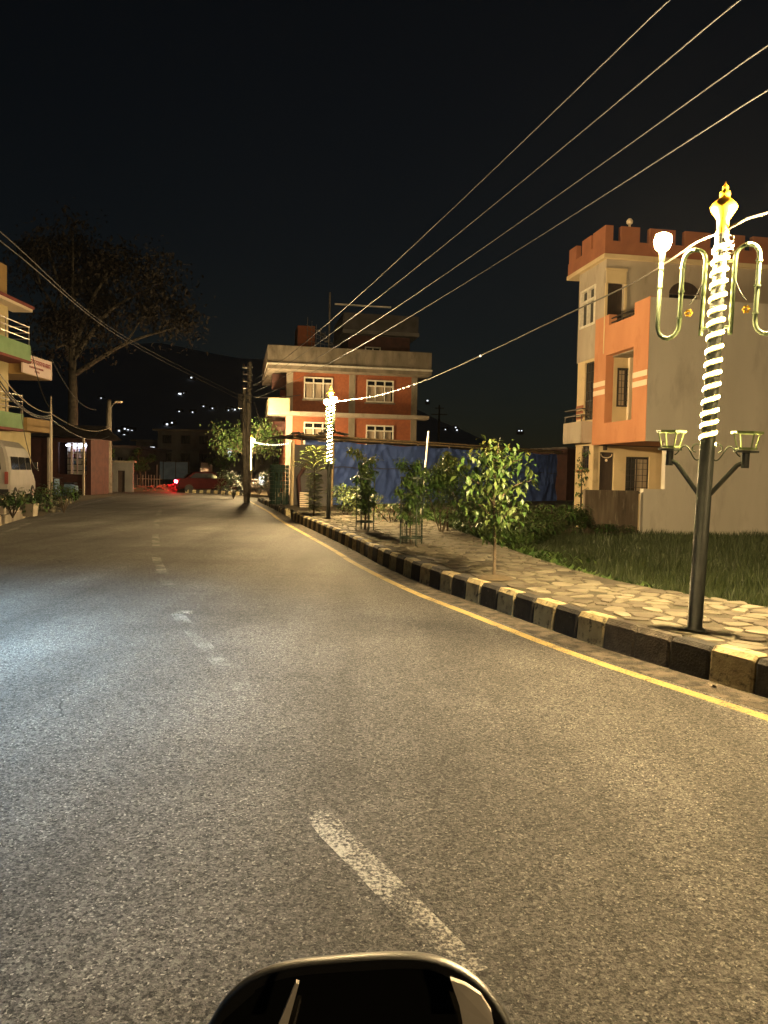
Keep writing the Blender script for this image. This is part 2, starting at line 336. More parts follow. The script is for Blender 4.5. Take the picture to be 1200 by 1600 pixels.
def obox(mb, o, ux, n, a0, b0, c0, a1, b1, c1):   # box in a wall's frame: a along, b up, c inward
    o, ux, n = Vector(o), Vector(ux), Vector(n); Z = Vector((0, 0, 1)); k = len(mb.v)
    for (a, b, c) in ((a0, b0, c0), (a1, b0, c0), (a1, b0, c1), (a0, b0, c1), (a0, b1, c0), (a1, b1, c0), (a1, b1, c1), (a0, b1, c1)):
        mb.v.append(tuple(o + ux * a + Z * b - n * c))
    mb.f += [tuple(k + i for i in q) for q in ((3, 2, 1, 0), (4, 5, 6, 7), (0, 1, 5, 4), (1, 2, 6, 5), (2, 3, 7, 6), (3, 0, 4, 7))]
def window(par, o, ux, n, a0, b0, a1, b1, cols=2, transom=0.3, fm=None, dep=0.08, fw=0.06, grille=0, curtain=False, name='window', proud=0.0):
    fm = fm or M_WHITE; mb = MB(); d0, d1 = dep - proud, dep + 0.06
    obox(mb, o, ux, n, a0, b0, d0, a0 + fw, b1, d1); obox(mb, o, ux, n, a1 - fw, b0, d0, a1, b1, d1)
    obox(mb, o, ux, n, a0 + fw, b0, d0, a1 - fw, b0 + fw, d1); obox(mb, o, ux, n, a0 + fw, b1 - fw, d0, a1 - fw, b1, d1)
    zt = b1 - (b1 - b0) * transom if transom else b1 - fw
    if transom: obox(mb, o, ux, n, a0 + fw, zt - fw / 2, d0 + 0.003, a1 - fw, zt + fw / 2, d1 - 0.003)
    xs = [a0 + (a1 - a0) * k / cols for k in range(1, cols)]
    for x in xs: obox(mb, o, ux, n, x - fw / 2, b0 + fw, d0 + 0.006, x + fw / 2, b1 - fw, d1 - 0.006)
    f = mb.build(name, fm, par)
    edges = [a0] + xs + [a1]
    for k in range(cols):
        for (z0, z1) in (((b0, zt), (zt, b1)) if transom else ((b0, b1),)):
            m = MB(); obox(m, o, ux, n, edges[k] + 0.02, z0 + 0.02, dep + 0.025, edges[k + 1] - 0.02, z1 - 0.02, dep + 0.032); m.build('pane', M_GLASS, f)
    if curtain:
        for s in curtain:
            m = MB(); obox(m, o, ux, n, a0 + (a1 - a0) * s[0], b0 + 0.05, dep + 0.012, a0 + (a1 - a0) * s[1], zt - 0.03, dep + 0.022); m.build('curtain', M_CURT, f)
    if grille:
        m = MB()
        for k in range(1, grille): x = a0 + (a1 - a0) * k / grille; obox(m, o, ux, n, x - 0.008, b0, dep - 0.03, x + 0.008, b1, dep - 0.014)
        for k in range(1, grille + 2): z = b0 + (b1 - b0) * k / (grille + 2); obox(m, o, ux, n, a0, z - 0.008, dep - 0.013, a1, z + 0.008, dep + 0.003 - 0.006)
        m.build('grille', M_GRILLE, f)
    return f

# ------------------------------------------------------------------ the setting: ground, road, markings, kerbs, pavement
KERB = crom([(12.5, -10), (9.0, -5), (6.3, -1), (4.25, 2.6), (2.78, 5.45), (2.05, 6.95), (1.3, 8.92), (0.72, 10.5), (-0.09, 13.35), (-0.73, 16.1), (-2.95, 24.94), (-4.1, 30.05), (-6.75, 40.7)])
LEFT = crom([(2.6, -9), (-0.4, -4.2), (-3.2, 0.6), (-4.7, 3.8), (-5.9, 6.95), (-7.6, 12.2), (-8.75, 17.3), (-10.24, 22.8), (-11.5, 27.5), (-13.3, 34.5), (-15.4, 45.6)])
KH = 0.27
def strip(name, A, B, z, mat, parent=None):
    n = min(len(A), len(B)); mb = MB(); A = [A[int(i * (len(A) - 1) / (n - 1))] for i in range(n)]; B = [B[int(i * (len(B) - 1) / (n - 1))] for i in range(n)]
    for i in range(n - 1): mb.quad((*A[i].xy, z), (*B[i].xy, z), (*B[i + 1].xy, z), (*A[i + 1].xy, z))
    return mb.build(name, mat, parent)
g = MB()
N = 40
for i in range(N):
    for j in range(N):
        def q(a, b): x = -900 + 1800 * a / N; y = -200 + 1800 * b / N; return (x, y, -0.30)
        g.quad(q(i, j), q(i + 1, j), q(i + 1, j + 1), q(i, j + 1))
struct(g.build('ground', M_GROUND))
# asphalt: the carriageway widening into a junction at its far end
KR = [p for p in offset(KERB, 0.06)]; LR = offset(LEFT, -0.9)
rd = MB(); n = 120
Ks = [KR[int(i * (len(KR) - 1) / n)] for i in range(n + 1)]; Ls = [LR[int(i * (len(LR) - 1) / n)] for i in range(n + 1)]
for i in range(n): rd.quad((*Ls[i].xy, 0), (*Ks[i].xy, 0), (*Ks[i + 1].xy, 0), (*Ls[i + 1].xy, 0))
rd.poly([(*Ls[-1].xy, 0), (*Ks[-1].xy, 0), (-5.5, 43.5, 0), (-2.5, 45.5, 0), (0, 47, 0), (0, 53, 0), (-32, 53, 0), (-32, 47.5, 0)])
road = struct(rd.build('road', M_ROAD))
# painted lines
yl = strip('yellow_edge_line', offset(KERB, -0.36), offset(KERB, -0.47), 0.0016, M_YEL); struct(yl)
lw = strip('white_edge_line', offset(LEFT, -0.08), offset(LEFT, 0.06), 0.0016, M_DASHF); struct(lw)
gt = strip('gutter', offset(KERB, -0.02), offset(KERB, -0.31), 0.003, M_GUT); struct(gt)
CEN = crom([(0.95, 1.15), (0.62, 1.72), (0.30, 2.32), (-0.01, 2.92), (-0.31, 3.52), (-0.9, 5.21), (-2.27, 8.39), (-2.98, 10.55), (-4.05, 13.64), (-4.75, 16.0), (-5.48, 18.41), (-8.3, 28.3), (-10.5, 37)], 0.2)
def dash(y0, y1, w, mat, nm='centre_line_dash'):
    P = [p for p in CEN if y0 <= p.y <= y1]
    A = offset(P, -w / 2); B = offset(P, w / 2); mb = MB()
    for i in range(len(P) - 1): mb.quad((*A[i], 0.0016), (*B[i], 0.0016), (*B[i + 1], 0.0016), (*A[i + 1], 0.0016))
    return struct(mb.build(nm, mat))
dash(2.2, 3.55, 0.13, M_DASH); dash(5.1, 8.45, 0.14, M_DASHF); dash(10.3, 13.7, 0.15, M_DASHF); dash(15.6, 18.6, 0.15, M_DASHF)
dash(20.5, 24, 0.15, M_DASHF); dash(26, 30, 0.15, M_DASHF)
a = gp(288, 957)
struct(MB().box(a.x - 0.11, a.y - 0.09, -0.01, a.x + 0.09, a.y + 0.10, 0.004).build('road_stud_patch', M_DASH))

# right kerb stones, black and pale in turn
kerb = struct(MB().build('kerb', M_KC)); 
kb = MB()
KP = resample([p for p in KERB if True], 0.40)
kmesh = []
for v in range(6):
    m = MB(); L = 0.388; j = lambda s: random.uniform(-s, s)
    w0, h0 = 0.19, KH
    prof = [(-0.012, -0.06), (0.0, 0.02), (0.014, h0 - 0.035 + j(.006)), (0.045 + j(.01), h0 + 0.004 + j(.008)), (w0 - 0.02, h0 + j(.006)), (w0, h0 - 0.02), (w0, -0.06)]
    def ring(y, i): return [(x + (i if k < 4 else -i), y, z - (i if k in (2, 3, 4, 5) else 0)) for k, (x, z) in enumerate(prof)]
    m.loft([ring(-L / 2, 0.012), ring(-L / 2 + 0.02, 0), ring(0 + j(.05), j(.004)), ring(L / 2 - 0.02, 0), ring(L / 2, 0.012)])
    kmesh.append([m.mesh('kerb_stone', mm) for mm in (M_KW, M_KB, M_KC)])
for i in range(len(KP) - 1):
    p, q = KP[i], KP[i + 1]; mid = (p + q) / 2
    if mid.y < 0.5 or (25.3 < mid.y < 27.6): continue
    d = q - p; ang = math.atan2(-d.x, d.y)
    far = mid.y > 27.6
    me = random.choice(kmesh)[(i % 2) if not far else random.choice((1, 2, 2, 0))]
    if abs(mid.y - 6.62) < 0.2: me = kmesh[0][2]
    z = random.uniform(-0.008, 0.006) if not far else random.uniform(-0.14, -0.03)
    o = link('kerb_stone', me, kerb, (mid.x, mid.y, z), ang + random.uniform(-0.02, 0.02) * (3 if far else 1))
    if far: o.rotation_euler.x = random.uniform(-0.1, 0.1); o.rotation_euler.y = random.uniform(-0.12, 0.12)

# right pavement: crazy paving, stones cut from a voronoi diagram of jittered seeds
INNER = crom([(11.5, -2), (7.2, 3.0), (5.2, 5.8), (4.0, 7.91), (3.30, 9.0), (2.72, 10.7), (2.19, 14.48), (1.55, 20), (0.88, 26.3), (0.3, 30)])
K2 = offset(KERB, 0.19)
def xat(path, y):
    for a, b in zip(path, path[1:]):
        if a.y <= y <= b.y: return a.x + (b.x - a.x) * (y - a.y) / max(b.y - a.y, 1e-6)
    return path[-1].x if y > path[-1].y else path[0].x
pv = MB(); ys = [-1 + 0.5 * i for i in range(54)]
for y0, y1 in zip(ys, ys[1:]):
    a, b, c, d = (xat(K2, y0), y0), (xat(INNER, y0), y0), (xat(INNER, y1), y1), (xat(K2, y1), y1)
    pv.quad((*a, KH - 0.014), (*b, KH - 0.014), (*c, KH - 0.014), (*d, KH - 0.014))
    pv.quad((*b, KH - 0.014), (*b, -0.3), (*c, -0.3), (*c, KH - 0.014))
pave = struct(pv.build('pavement', M_MORTAR))
seeds = []
gs = 0.215
for iy in range(int(4.2 / gs), int(26 / gs)):
    for ix in range(-26, 40):
        x = (ix + 0.5 * (iy % 2)) * gs + random.uniform(-0.115, 0.115); y = iy * gs + random.uniform(-0.115, 0.115)
        if xat(K2, y) - 0.3 < x < xat(INNER, y) + 0.3: seeds.append(Vector((x, y)))
cells = []
for s in seeds:
    if not (xat(K2, s.y) + 0.06 < s.x < xat(INNER, s.y) - 0.05): continue
    poly = [s + Vector(o) for o in ((-.4, -.4), (.4, -.4), (.4, .4), (-.4, .4))]
    def clip(poly, m, nrm):
        out = []
        for a, b in zip(poly, poly[1:] + poly[:1]):
            da, db = (a - m).dot(nrm), (b - m).dot(nrm)
            if da <= 0: out.append(a)
            if (da < 0) != (db < 0): out.append(a.lerp(b, da / (da - db)))
        return out
    for t in seeds:
        dd = t - s; l = dd.length
        if 0 < l < 0.9: poly = clip(poly, s + dd * 0.5 - dd / l * random.uniform(0.004, 0.026), dd / l)
    for y in (s.y,):
        poly = clip(poly, Vector((xat(K2, y) + 0.015, y)), Vector((-1, -0.28)).normalized()); poly = clip(poly, Vector((xat(INNER, y) - 0.02, y)), Vector((1, 0.2)).normalized())
    if len(poly) < 3: continue
    ar = abs(sum(a.x * b.y - b.x * a.y for a, b in zip(poly, poly[1:] + poly[:1]))) / 2
    if ar < 0.012: continue
    if random.random() < 0.13: continue
    cells.append((s.length, s, poly))
cells.sort(key=lambda c: c[0])
def stone(mb, s, poly, org):
    # shave corners so slabs look hand-broken
    pp = []
    for a, b, c in zip(poly[-1:] + poly[:-1], poly, poly[1:] + poly[:1]):
        k = random.uniform(0.06, 0.34); pp += [b.lerp(a, k), b.lerp(c, k)]
    z = KH + random.uniform(-0.006, 0.006); tx, ty = random.uniform(-.02, .02), random.uniform(-.02, .02)
    mb.loft([[(p.x - org.x, p.y - org.y, KH - 0.03) for p in pp], [(p.x - org.x, p.y - org.y, z - 0.006 + tx * (p.x - s.x) + ty * (p.y - s.y)) for p in pp],
             [(p.x - org.x + (s.x - p.x) * .05, p.y - org.y + (s.y - p.y) * .05, z + tx * (p.x - s.x) + ty * (p.y - s.y)) for p in pp]])
Z2 = Vector((0, 0)); rest = MB()
for i, (dist, s, poly) in enumerate(cells):
    if i < 300:
        m = MB(); stone(m, s, poly, s); o = m.build('paving_stone', random.choices(M_STONE, (3, 4, 4))[0], pave); o.location = (s.x, s.y, 0)
    else: stone(rest, s, poly, Z2)
tag(rest.build('far_paving_stones', M_STONE[1], pave), kind='stuff')

# verge of raised soil towards the shelter and the brick house
vg = MB()
vp = [(0.3, 24), (1.55, 19.5), (2.05, 15.2), (2.6, 18), (3.6, 23), (6.5, 30), (12, 36), (18, 40), (18, 60), (-3, 62), (-10, 57), (-9.0, 48.8), (-6.3, 43.2), (-4.0, 32), (-3.15, 27.0), (-2.8, 25.0)]
vg.poly([(x, y, 0.20) for x, y in vp])
for (x0, y0), (x1, y1) in zip(vp, vp[1:] + vp[:1]): vg.quad((x0, y0, -0.3), (x1, y1, -0.3), (x1, y1, 0.2), (x0, y0, 0.2))
struct(vg.build('soil_verge', M_SOIL))
vg = MB(); vp = [(*p.xy,) for p in offset(KERB, 0.19) if p.y > 27.7] ; vp = [(x, y) for x, y in vp] + [(-4.4, 43.5), (-3.0, 33), (-2.6, 28)]
vg.poly([(x, y, 0.215) for x, y in vp]); struct(vg.build('far_verge', M_SOIL))

# left pavement and its kerb
LE = offset(LEFT, -0.55)
lp = [(p.x, p.y) for p in LE if 8 < p.y < 24]
lv = MB(); lv.poly([(x, y, 0.24) for x, y in lp] + [(-19, 24, 0.24), (-19, 8, 0.24)])
for (x0, y0), (x1, y1) in zip(lp, lp[1:]): lv.quad((x0, y0, -0.3), (x1, y1, -0.3), (x1, y1, 0.24), (x0, y0, 0.24))
x0, y0 = lp[-1]; lv.quad((x0, y0, -.3), (-19, 24, -.3), (-19, 24, .24), (x0, y0, .24))
struct(lv.build('left_pavement', M_CONC))
lk = struct(MB().build('left_kerb', M_KC))
LK = resample(LE, 0.40)
for i in range(len(LK) - 1):
    mid = (LK[i] + LK[i + 1]) / 2
    if not (9 < mid.y < 20.6 or 22.6 < mid.y < 25.2 or 29.5 < mid.y < 34): continue
    d = LK[i + 1] - LK[i]; me = random.choice(kmesh)[(i % 2) * (1 if random.random() < .8 else 2)]
    o = link('kerb_stone', me, lk, (mid.x, mid.y, random.uniform(-0.02, 0.0)), math.atan2(-d.x, d.y) + math.pi)
la = MB(); la.poly([(-10.7, 24, 0.02), (-11.9, 27.5, 0.02), (-13.8, 34.5, 0.02), (-15.9, 45.6, 0.02), (-18, 47.4, 0.02), (-32, 47.4, 0.02), (-32, 24, 0.02)])
struct(la.build('left_forecourt', M_SOIL))

# far hills
HR = (420, 520, 640, 760, 900, 1050); HZ = (-2, 34, 78, 112, 96, 30)
def hill_z(rad, a):
    """terrain height at distance rad and bearing a (degrees)"""
    if rad <= HR[0]: return -2.0
    k = max(i for i in range(len(HR) - 1) if HR[i] <= rad) if rad < HR[-1] else len(HR) - 2
    t = min(1.0, (rad - HR[k]) / (HR[k + 1] - HR[k])); z = HZ[k] + (HZ[k + 1] - HZ[k]) * t
    fall = 1.0 if a < -6 else max(0.2, 1 - (a + 6) * 0.05)
    n = mnoise.noise(Vector((a * .09, rad * .004, 0))) * 16 + mnoise.noise(Vector((a * .3, rad * .011, 3))) * 6
    return (z + n * min(1, (rad - HR[0]) / 80)) * fall
hm = MB(); NA, NR = 110, 18
for k in range(NR + 1):
    for i in range(NA + 1):
        rad = 420 + 630 * k / NR; ad = -75 + 150 * i / NA; hm.v.append((rad * math.sin(R(ad)), rad * math.cos(R(ad)), hill_z(rad, ad) if k else -2))
for k in range(NR):
    for i in range(NA): a = k * (NA + 1) + i; hm.f.append((a, a + 1, a + NA + 2, a + NA + 1))
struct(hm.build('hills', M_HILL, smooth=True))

# paddy grass between the pavement and the castle-topped house
gm = MB()
def blade(mb, x, y, z, h, w, lean):
    a = random.uniform(0, 6.28); b = random.uniform(0, 6.28); dx, dy = math.cos(a) * w, math.sin(a) * w; lx, ly = math.cos(b) * lean, math.sin(b) * lean
    n = len(mb.v); mb.v += [(x - dx, y - dy, z), (x + dx, y + dy, z), (x + dx * .6 + lx * .35, y + dy * .6 + ly * .35, z + h * .6), (x - dx * .6 + lx * .35, y - dy * .6 + ly * .35, z + h * .6), (x + lx, y + ly, z + h)]
    mb.f += [(n, n + 1, n + 2, n + 3), (n + 3, n + 2, n + 4)]
cnt = 0
while cnt < 42000:
    y = 5.0 + 18.5 * random.random() ** 1.25; x = random.uniform(2.0, 15)
    if x < xat(INNER, y) + 0.05 or x / y > 0.62: continue
    if y > 22.9 + (x - 7.9) * 0.167 and x > 6.0: continue
    c = mnoise.noise(Vector((x * .7, y * .7, 0)))
    if mnoise.noise(Vector((x * .45, y * .45, 7))) < -0.28 and random.random() < .7: continue
    blade(gm, x, y, -0.30 if not (y > 15.4 and x < 2.1 + (y - 15.2) * .19) else 0.18, (0.33 + 0.12 * c) * random.uniform(0.75, 1.2), 0.006 + 0.0004 * y, random.uniform(0.03, 0.16)); cnt += 1
tag(gm.build('paddy_grass', M_GRASS), 'tall green paddy grass filling the field by the grey house', 'grass', kind='stuff')

# ------------------------------------------------------------------ house with crenellated parapet
CR = R(9.5)
house = thing('corner_house', 'grey and orange plastered three-storey house with crenellated terracotta parapet', 'house', (7.86, 23.3, -0.25), CR)
X, Y, Zv = Vector((1, 0, 0)), Vector((0, 1, 0)), Vector((0, 0, 1))
W = 11.0
m = MB(); wall(m, (0, 0, 0), X, -Y, W, 7.28, 0.22, [(-1, 1.52, 0.68, 2.97)])                    # broad blank grey wall, cut away at the porch
m.box(2.8, 0.22, 0, 2.95, 3.69, 2.96); m.box(W - .22, 0.22, 0, W, 8, 7.28)
m.build('wall', M_GREY, house)
m = MB(); wall(m, (-0.012, 3.76, 2.97), -Y, -X, 3.757, 4.33, 0.28, [(0.91, 0.71, 2.83, 2.98), (1.04, 3.96, 2.80, 5)])   # orange bay face with its deep opening and notched top
m.box(0.004, 0.225, 2.99, 11 - .3, 3.75, 3.14)
m.build('bay_wall', M_ORANGE, house)
m = MB(); m.box(1.4, 0.93, 3.55, 1.5, 2.84, 6.0); m.box(0.275, 0.70, 3.3, 1.5, 0.92, 6.0); m.box(0.275, 0.93, 3.5, 1.39, 2.83, 3.675); m.box(0.275, 0.93, 5.955, 1.39, 2.83, 6.05)
wall(m, (0.275, 2.84, 3.5), X, -Y, 1.2, 2.5, 0.15, [(0.13, 0.75, 0.68, 2.05)]); m.build('bay_recess', M_CREAM, house)
window(house, (0.275, 2.84, 3.5), X, -Y, 0.13, 0.75, 0.68, 2.05, 2, 0, M_GRILLE, -0.04, 0.05, grille=4, curtain=((0.1, 0.5),), name='shutter_window')
m = MB(); m.box(0.78, 2.70, 3.68, 0.9, 2.835, 5.95); m.build('pilaster', M_PALE, house)
for (y0, y1) in ((0.22, 0.92), (2.86, 3.74)):
    for (z0, z1) in ((4.66, 4.83), (4.95, 5.12)):
        m = MB(); m.box(-0.03, y0 - (.21 if y0 < 1 else 0), z0, -0.008, y1, z1); m.build('pale_band', M_PALE, house)
m = MB()
for z in (7.0, 7.14): m.box(0.06, 0.98, z, 0.10, 2.70, z + 0.035)
for y in (1.4, 1.85, 2.3): m.box(0.065, y, 6.93, 0.095, y + 0.03, 7.0)
m.build('terrace_railing', M_GRILLE, house)
m = MB(); m.box(0.23, 0.23, 5.9, W - .23, 3.04, 6.02); m.build('terrace_floor', M_CONC, house)
# set-back top storey
UY = 3.08
m = MB(); wall(m, (0.0, UY, 6.02), X, -Y, W, 3.2, 0.22, [(0.06, 0, 0.66, 2.42), (2.32, 0.9, 3.42, 2.2)])
m.build('upper_wall', M_PALEG, house)
m = MB(); wall(m, (0, 5.28, 6.02), -Y, -X, 1.98, 3.2, 0.22, [(0.20, 1.18, 1.44, 2.55)])
m.build('upper_side_wall', M_PALEG, house)
window(house, (0, 5.28, 6.02), -Y, -X, 0.20, 1.18, 1.44, 2.55, 2, 0.33, M_WHITE, 0.06, 0.075, proud=0.1)
m = MB(); m.box(-0.0, UY - 0.035, 8.42, 0.72, UY - 0.003, 8.84); m.box(0.665, UY - 0.05, 6.04, 0.75, UY - 0.003, 8.415); m.box(-0.03, UY - 0.05, 6.04, 0.055, UY - 0.003, 8.415); m.box(-0.03, UY - .05, 8.845, .75, UY - .003, 8.92)
m.build('door_surround', M_CREAM, house)
m = MB(); m.box(0.07, UY + 0.12, 6.03, 0.65, UY + 0.16, 8.43); m.build('terrace_door', M_DARKWOOD, house)
# arched fanlight above the terrace wall
m = MB(); c = Vector((2.87, UY - 0.02, 8.20)); pts = [(c.x + 0.56 * math.cos(R(t)), c.y, c.z + 0.42 * math.sin(R(t))) for t in range(0, 181, 15)]
m.poly(pts[::-1]); m.loft([[(p[0], c.y, p[2]) for p in pts], [(p[0], c.y + .02, p[2]) for p in pts]], caps=False, closed=False)
m.build('arched_fanlight', M_DARKWOOD, house)
m = MB(); m.box(2.33, UY + 0.1, 6.9, 3.41, UY + 0.12, 8.2); m.build('pane', M_GLASS, house)
# roof slab and battlements
m = MB(); m.box(-0.16, UY - 0.16, 9.22, W + .1, 6.1, 9.36); m.build('roof_slab', M_CREAM, house)
m = MB(); m.box(-0.14, UY - 0.14, 9.36, W, UY + 0.05, 9.80); m.box(-0.14, UY + 0.05, 9.36, 0.05, 6.05, 9.80); m.build('parapet', M_TERRA, house)
mx = [(-0.14, 0.14), (0.42, 1.10), (1.46, 2.4), (2.75, 3.7), (4.05, 5.0), (5.3, 6.3), (6.6, 7.6), (7.9, 8.9)]
for a, b in mx:
    m = MB(); m.box(a, UY - 0.137, 9.80, b, UY + 0.047, 10.30); m.build('merlon', M_TERRA, house)
for a, b in ((UY + 0.06, UY + 0.85), (UY + 1.0, UY + 1.75), (UY + 2.25, UY + 2.9)):
    m = MB(); m.box(-0.137, a, 9.80, 0.047, b, 10.30); m.build('merlon', M_TERRA, house)
m = MB().lathe([(0.04, 0), (0.04, 0.1), (0.10, 0.14), (0.11, 0.22), (0.05, 0.3), (0.01, 0.31)], (0.76, UY - 0.04, 10.30), 10); m.build('roof_finial', M_PALE, house)
# side face below the top storey
m = MB(); wall(m, (0.02, 5.22, 2.97), -Y, -X, 1.46, 3.05, 0.2, [(0.62, 0.9, 1.40, 2.95)]); m.build('side_wall', M_CREAM, house)
window(house, (0.02, 5.22, 2.97), -Y, -X, 0.62, 0.9, 1.40, 2.95, 2, 0, M_GRILLE, 0.06, 0.04, grille=4, name='tall_window')
for z in (3.95, 4.15, 4.35):
    m = MB(); m.box(-0.005, 4.62, z, 0.022, 5.2, z + 0.09); m.build('terracotta_band', M_TERRA, house)
m = MB(); m.box(-0.42, 3.785, 3.05, 0.015, 5.35, 3.80); m.build('balcony', M_PALEG, house)
m = MB()
for z in (4.0, 4.22): m.box(-0.40, 3.82, z, -0.37, 5.3, z + 0.04); m.box(-0.37, 5.27, z, 0.0, 5.3, z + 0.04); m.box(-0.37, 3.82, z, 0.0, 3.85, z + 0.04)
for y in (3.83, 4.55, 5.26): m.box(-0.395, y, 3.8, -0.37, y + 0.03, 4.0)
m.build('balcony_railing', M_GRILLE, house)
m = MB(); wall(m, (0.03, 5.2, 0), -Y, -X, 1.5, 3.04, 0.2, [(0.5, 2.12, 1.15, 3.0)]); m.build('ground_side_wall', M_CREAM, house)
window(house, (0.03, 5.2, 0), -Y, -X, 0.5, 2.12, 1.15, 3.0, 2, 0, M_GRILLE, 0.06, 0.05, grille=3, name='side_window')
m = MB(); m.box(-0.12, 4.0, 2.03, 0.03, 4.75, 2.11); m.build('window_sill', M_TERRA, house)
# porch
m = MB(); wall(m, (0.05, 3.70, 0), X, -Y, 10.7, 2.96, 0.2, [(0.24, 0, 0.77, 2.74), (1.22, 1.30, 2.11, 2.6)]); m.build('porch_wall', M_CREAM, house)
window(house, (0.05, 3.70, 0), X, -Y, 1.22, 1.30, 2.11, 2.6, 2, 0, M_GRILLE, 0.07, 0.05, grille=4, curtain=((0.45, 0.95),), name='porch_window')
m = MB(); m.box(0.30, 3.78, 0.02, 0.81, 3.83, 2.73); dr = m.build('porch_door', M_DARKWOOD, house)
m = MB().ball((0.55, 3.75, 2.45), 0.05, 8, 5); m.build('door_garland', M_PALE, dr)
m = MB()
for k in range(14): t = math.pi * k / 13; m.ball((0.55 + 0.2 * math.cos(t), 3.75, 2.66 - 0.12 * math.sin(t)), 0.02, 6, 4)
m.build('garland', M_PALE, dr)
m = MB(); m.box(0.38, 3.55, 2.8, 0.48, 3.69, 2.96); m.build('ceiling_bracket', M_DARKWOOD, house)
m = MB(); m.box(0.9, 3.5, 0.0, 1.0, 3.6, 0.1)
bw = MB(); bw.box(-1.88, -0.02, -0.1, -0.17, 0.16, 1.46); bo = bw.build('boundary_wall', M_STAIN); bo.location = (7.86, 23.3, -0.25); bo.rotation_euler.z = CR
tag(bo, 'stained low concrete wall beside the grey house porch', 'wall')

# ------------------------------------------------------------------ brick house
BR = R(11); bh = thing('brick_house', 'orange brick house with concrete roof parapet and white framed windows', 'house', (-6.44, 50.0, 0.2), BR)
BW = 8.62
zb = -0.2
ops = [(1.09, 6.35 + zb, 2.98, 7.78 + zb), (5.2, 6.30 + zb, 7.05, 7.76 + zb), (1.12, 3.4 + zb, 2.98, 4.87 + zb), (5.23, 3.4 + zb, 7.1, 4.8 + zb), (1.1, 0.6, 3.0, 2.0), (5.2, 0.6, 7.1, 2.0)]
m = MB(); wall(m, (0, 0, 0), X, -Y, BW, 8.06 + zb, 0.23, ops); m.box(0, 0.23, 0, 0.23, 8, 8.06 + zb); m.box(BW - .23, 0.23, 0, BW, 8, 8.06 + zb); m.box(0.23, 7.8, 0, BW - .23, 8, 8.06 + zb)
m.build('wall', M_BRICK, bh)
# brick courses standing proud on the upper floors (visible coursing)
for i, o4 in enumerate(ops[:4]):
    window(bh, (0, 0, 0), X, -Y, *o4, cols=3, transom=0.27, fm=M_WHITE, dep=0.03, fw=0.085, curtain=((0.08, 0.30), (0.38, 0.62), (0.72, 0.90)), proud=0.09)
    m = MB(); m.box(o4[0] - 0.1, -0.10, o4[1] - 0.10, o4[2] + 0.1, -0.003, o4[1] - 0.005); m.build('window_sill', M_CONC, bh)
for x in (-0.03, 4.05, 8.25):
    m = MB(); m.box(x, -0.06, 0, x + (0.42 if x < 8 else 0.40), -0.003, 8.04 + zb); m.build('column', M_PALEG if x < 1 else M_CONC, bh)
m = MB(); m.box(-1.22, -1.05, 5.22 + zb, 9.25, 0.2 - .01, 5.45 + zb); m.box(-1.22, .19, 5.22 + zb, -.01, 8.2, 5.45 + zb); m.build('floor_slab', M_PALEG, bh)
m = MB(); m.box(-1.2, -1.03, 5.45 + zb, 0.12, -0.93, 6.25 + zb); m.box(-1.2, -0.93, 5.45 + zb, -1.1, 3, 6.25 + zb); m.build('balcony_wall', M_CREAM, bh)
m = MB(); m.box(-1.31, -1.3, 8.06 + zb, 9.3, 8.6, 8.30 + zb); m.build('roof_slab', M_CONC, bh)
m = MB(); m.box(-1.30, -1.28, 8.42 + zb, 9.28, -1.12, 9.52 + zb); m.box(-1.30, -1.12, 8.42 + zb, -1.14, 8.5, 9.52 + zb); m.box(9.12, -1.12, 8.42 + zb, 9.28, 8.5, 9.52 + zb); m.build('roof_parapet', M_CONC, bh)
m = MB(); m.box(-1.34, -1.34, 8.301 + zb, 9.33, 8.6, 8.415 + zb); m.build('parapet_trim', M_WHITE, bh)
# roof-top rooms
m = MB(); wall(m, (4.4, 3.2, 8.3 + zb), X, -Y, 4.4, 2.9, 0.2, [(1.2, 1.2, 2.3, 2.15)]); m.box(4.4, 3.4, 8.3 + zb, 4.6, 7.5, 11.2 + zb); m.box(8.6, 3.4, 8.3 + zb, 8.8, 7.5, 11.2 + zb); m.build('penthouse_wall', M_SHED, bh)
window(bh, (4.4, 3.2, 8.3 + zb), X, -Y, 1.2, 1.2, 2.3, 2.15, 2, 0, M_WHITE, 0.02, 0.08, proud=0.06)
m = MB(); m.box(3.9, 2.5, 11.2 + zb, 9.3, 7.8, 11.45 + zb); m.build('penthouse_slab', M_DARKB, bh)
m = MB(); m.box(3.95, 2.55, 11.45 + zb, 9.25, 2.7, 12.6 + zb); m.box(3.95, 2.7, 11.45 + zb, 4.1, 7.7, 12.6 + zb); m.build('penthouse_parapet', M_DARKW, bh)
m = MB(); m.box(3.3, 2.2, 13.0 + zb, 7.2, 2.3, 13.1 + zb); m.build('roof_bar', M_WHITE, bh)
m = MB(); m.tube([(3.0, 2.6, 9.5 + zb), (3.0, 2.6, 13.9 + zb)], 0.06, 6); m.build('roof_mast', M_POLE, bh)
m = MB(); wall(m, (0.9, 3.4, 8.3 + zb), X, -Y, 1.2, 3.4, 0.2, []); m.box(0.9, 3.6, 8.3 + zb, 2.1, 6, 11.7 + zb); m.build('stair_tower', M_BRICK, bh)
m = MB()
for k in range(9): z = 9.4 + zb + 0.24 * k; m.box(2.2 + 0.20 * (8 - k), 2.6, z, 2.45 + 0.20 * (8 - k), 3.3, z + 0.04)
for k in range(8): x = 1.5 + k * 0.3; m.tube([(x, 2.55, 9.6 + zb), (x, 2.55, 12.1 + zb - k * 0.22)], 0.018, 5)
for z in (0, 0.4, 0.8, 1.2, 1.6): m.tube([(1.4, 2.55, 10.2 + zb + z * .9), (3.7 - z * .5, 2.55, 10.0 + zb + z * .55)], 0.018, 5)
m.build('stair_railing', M_POLE, bh)
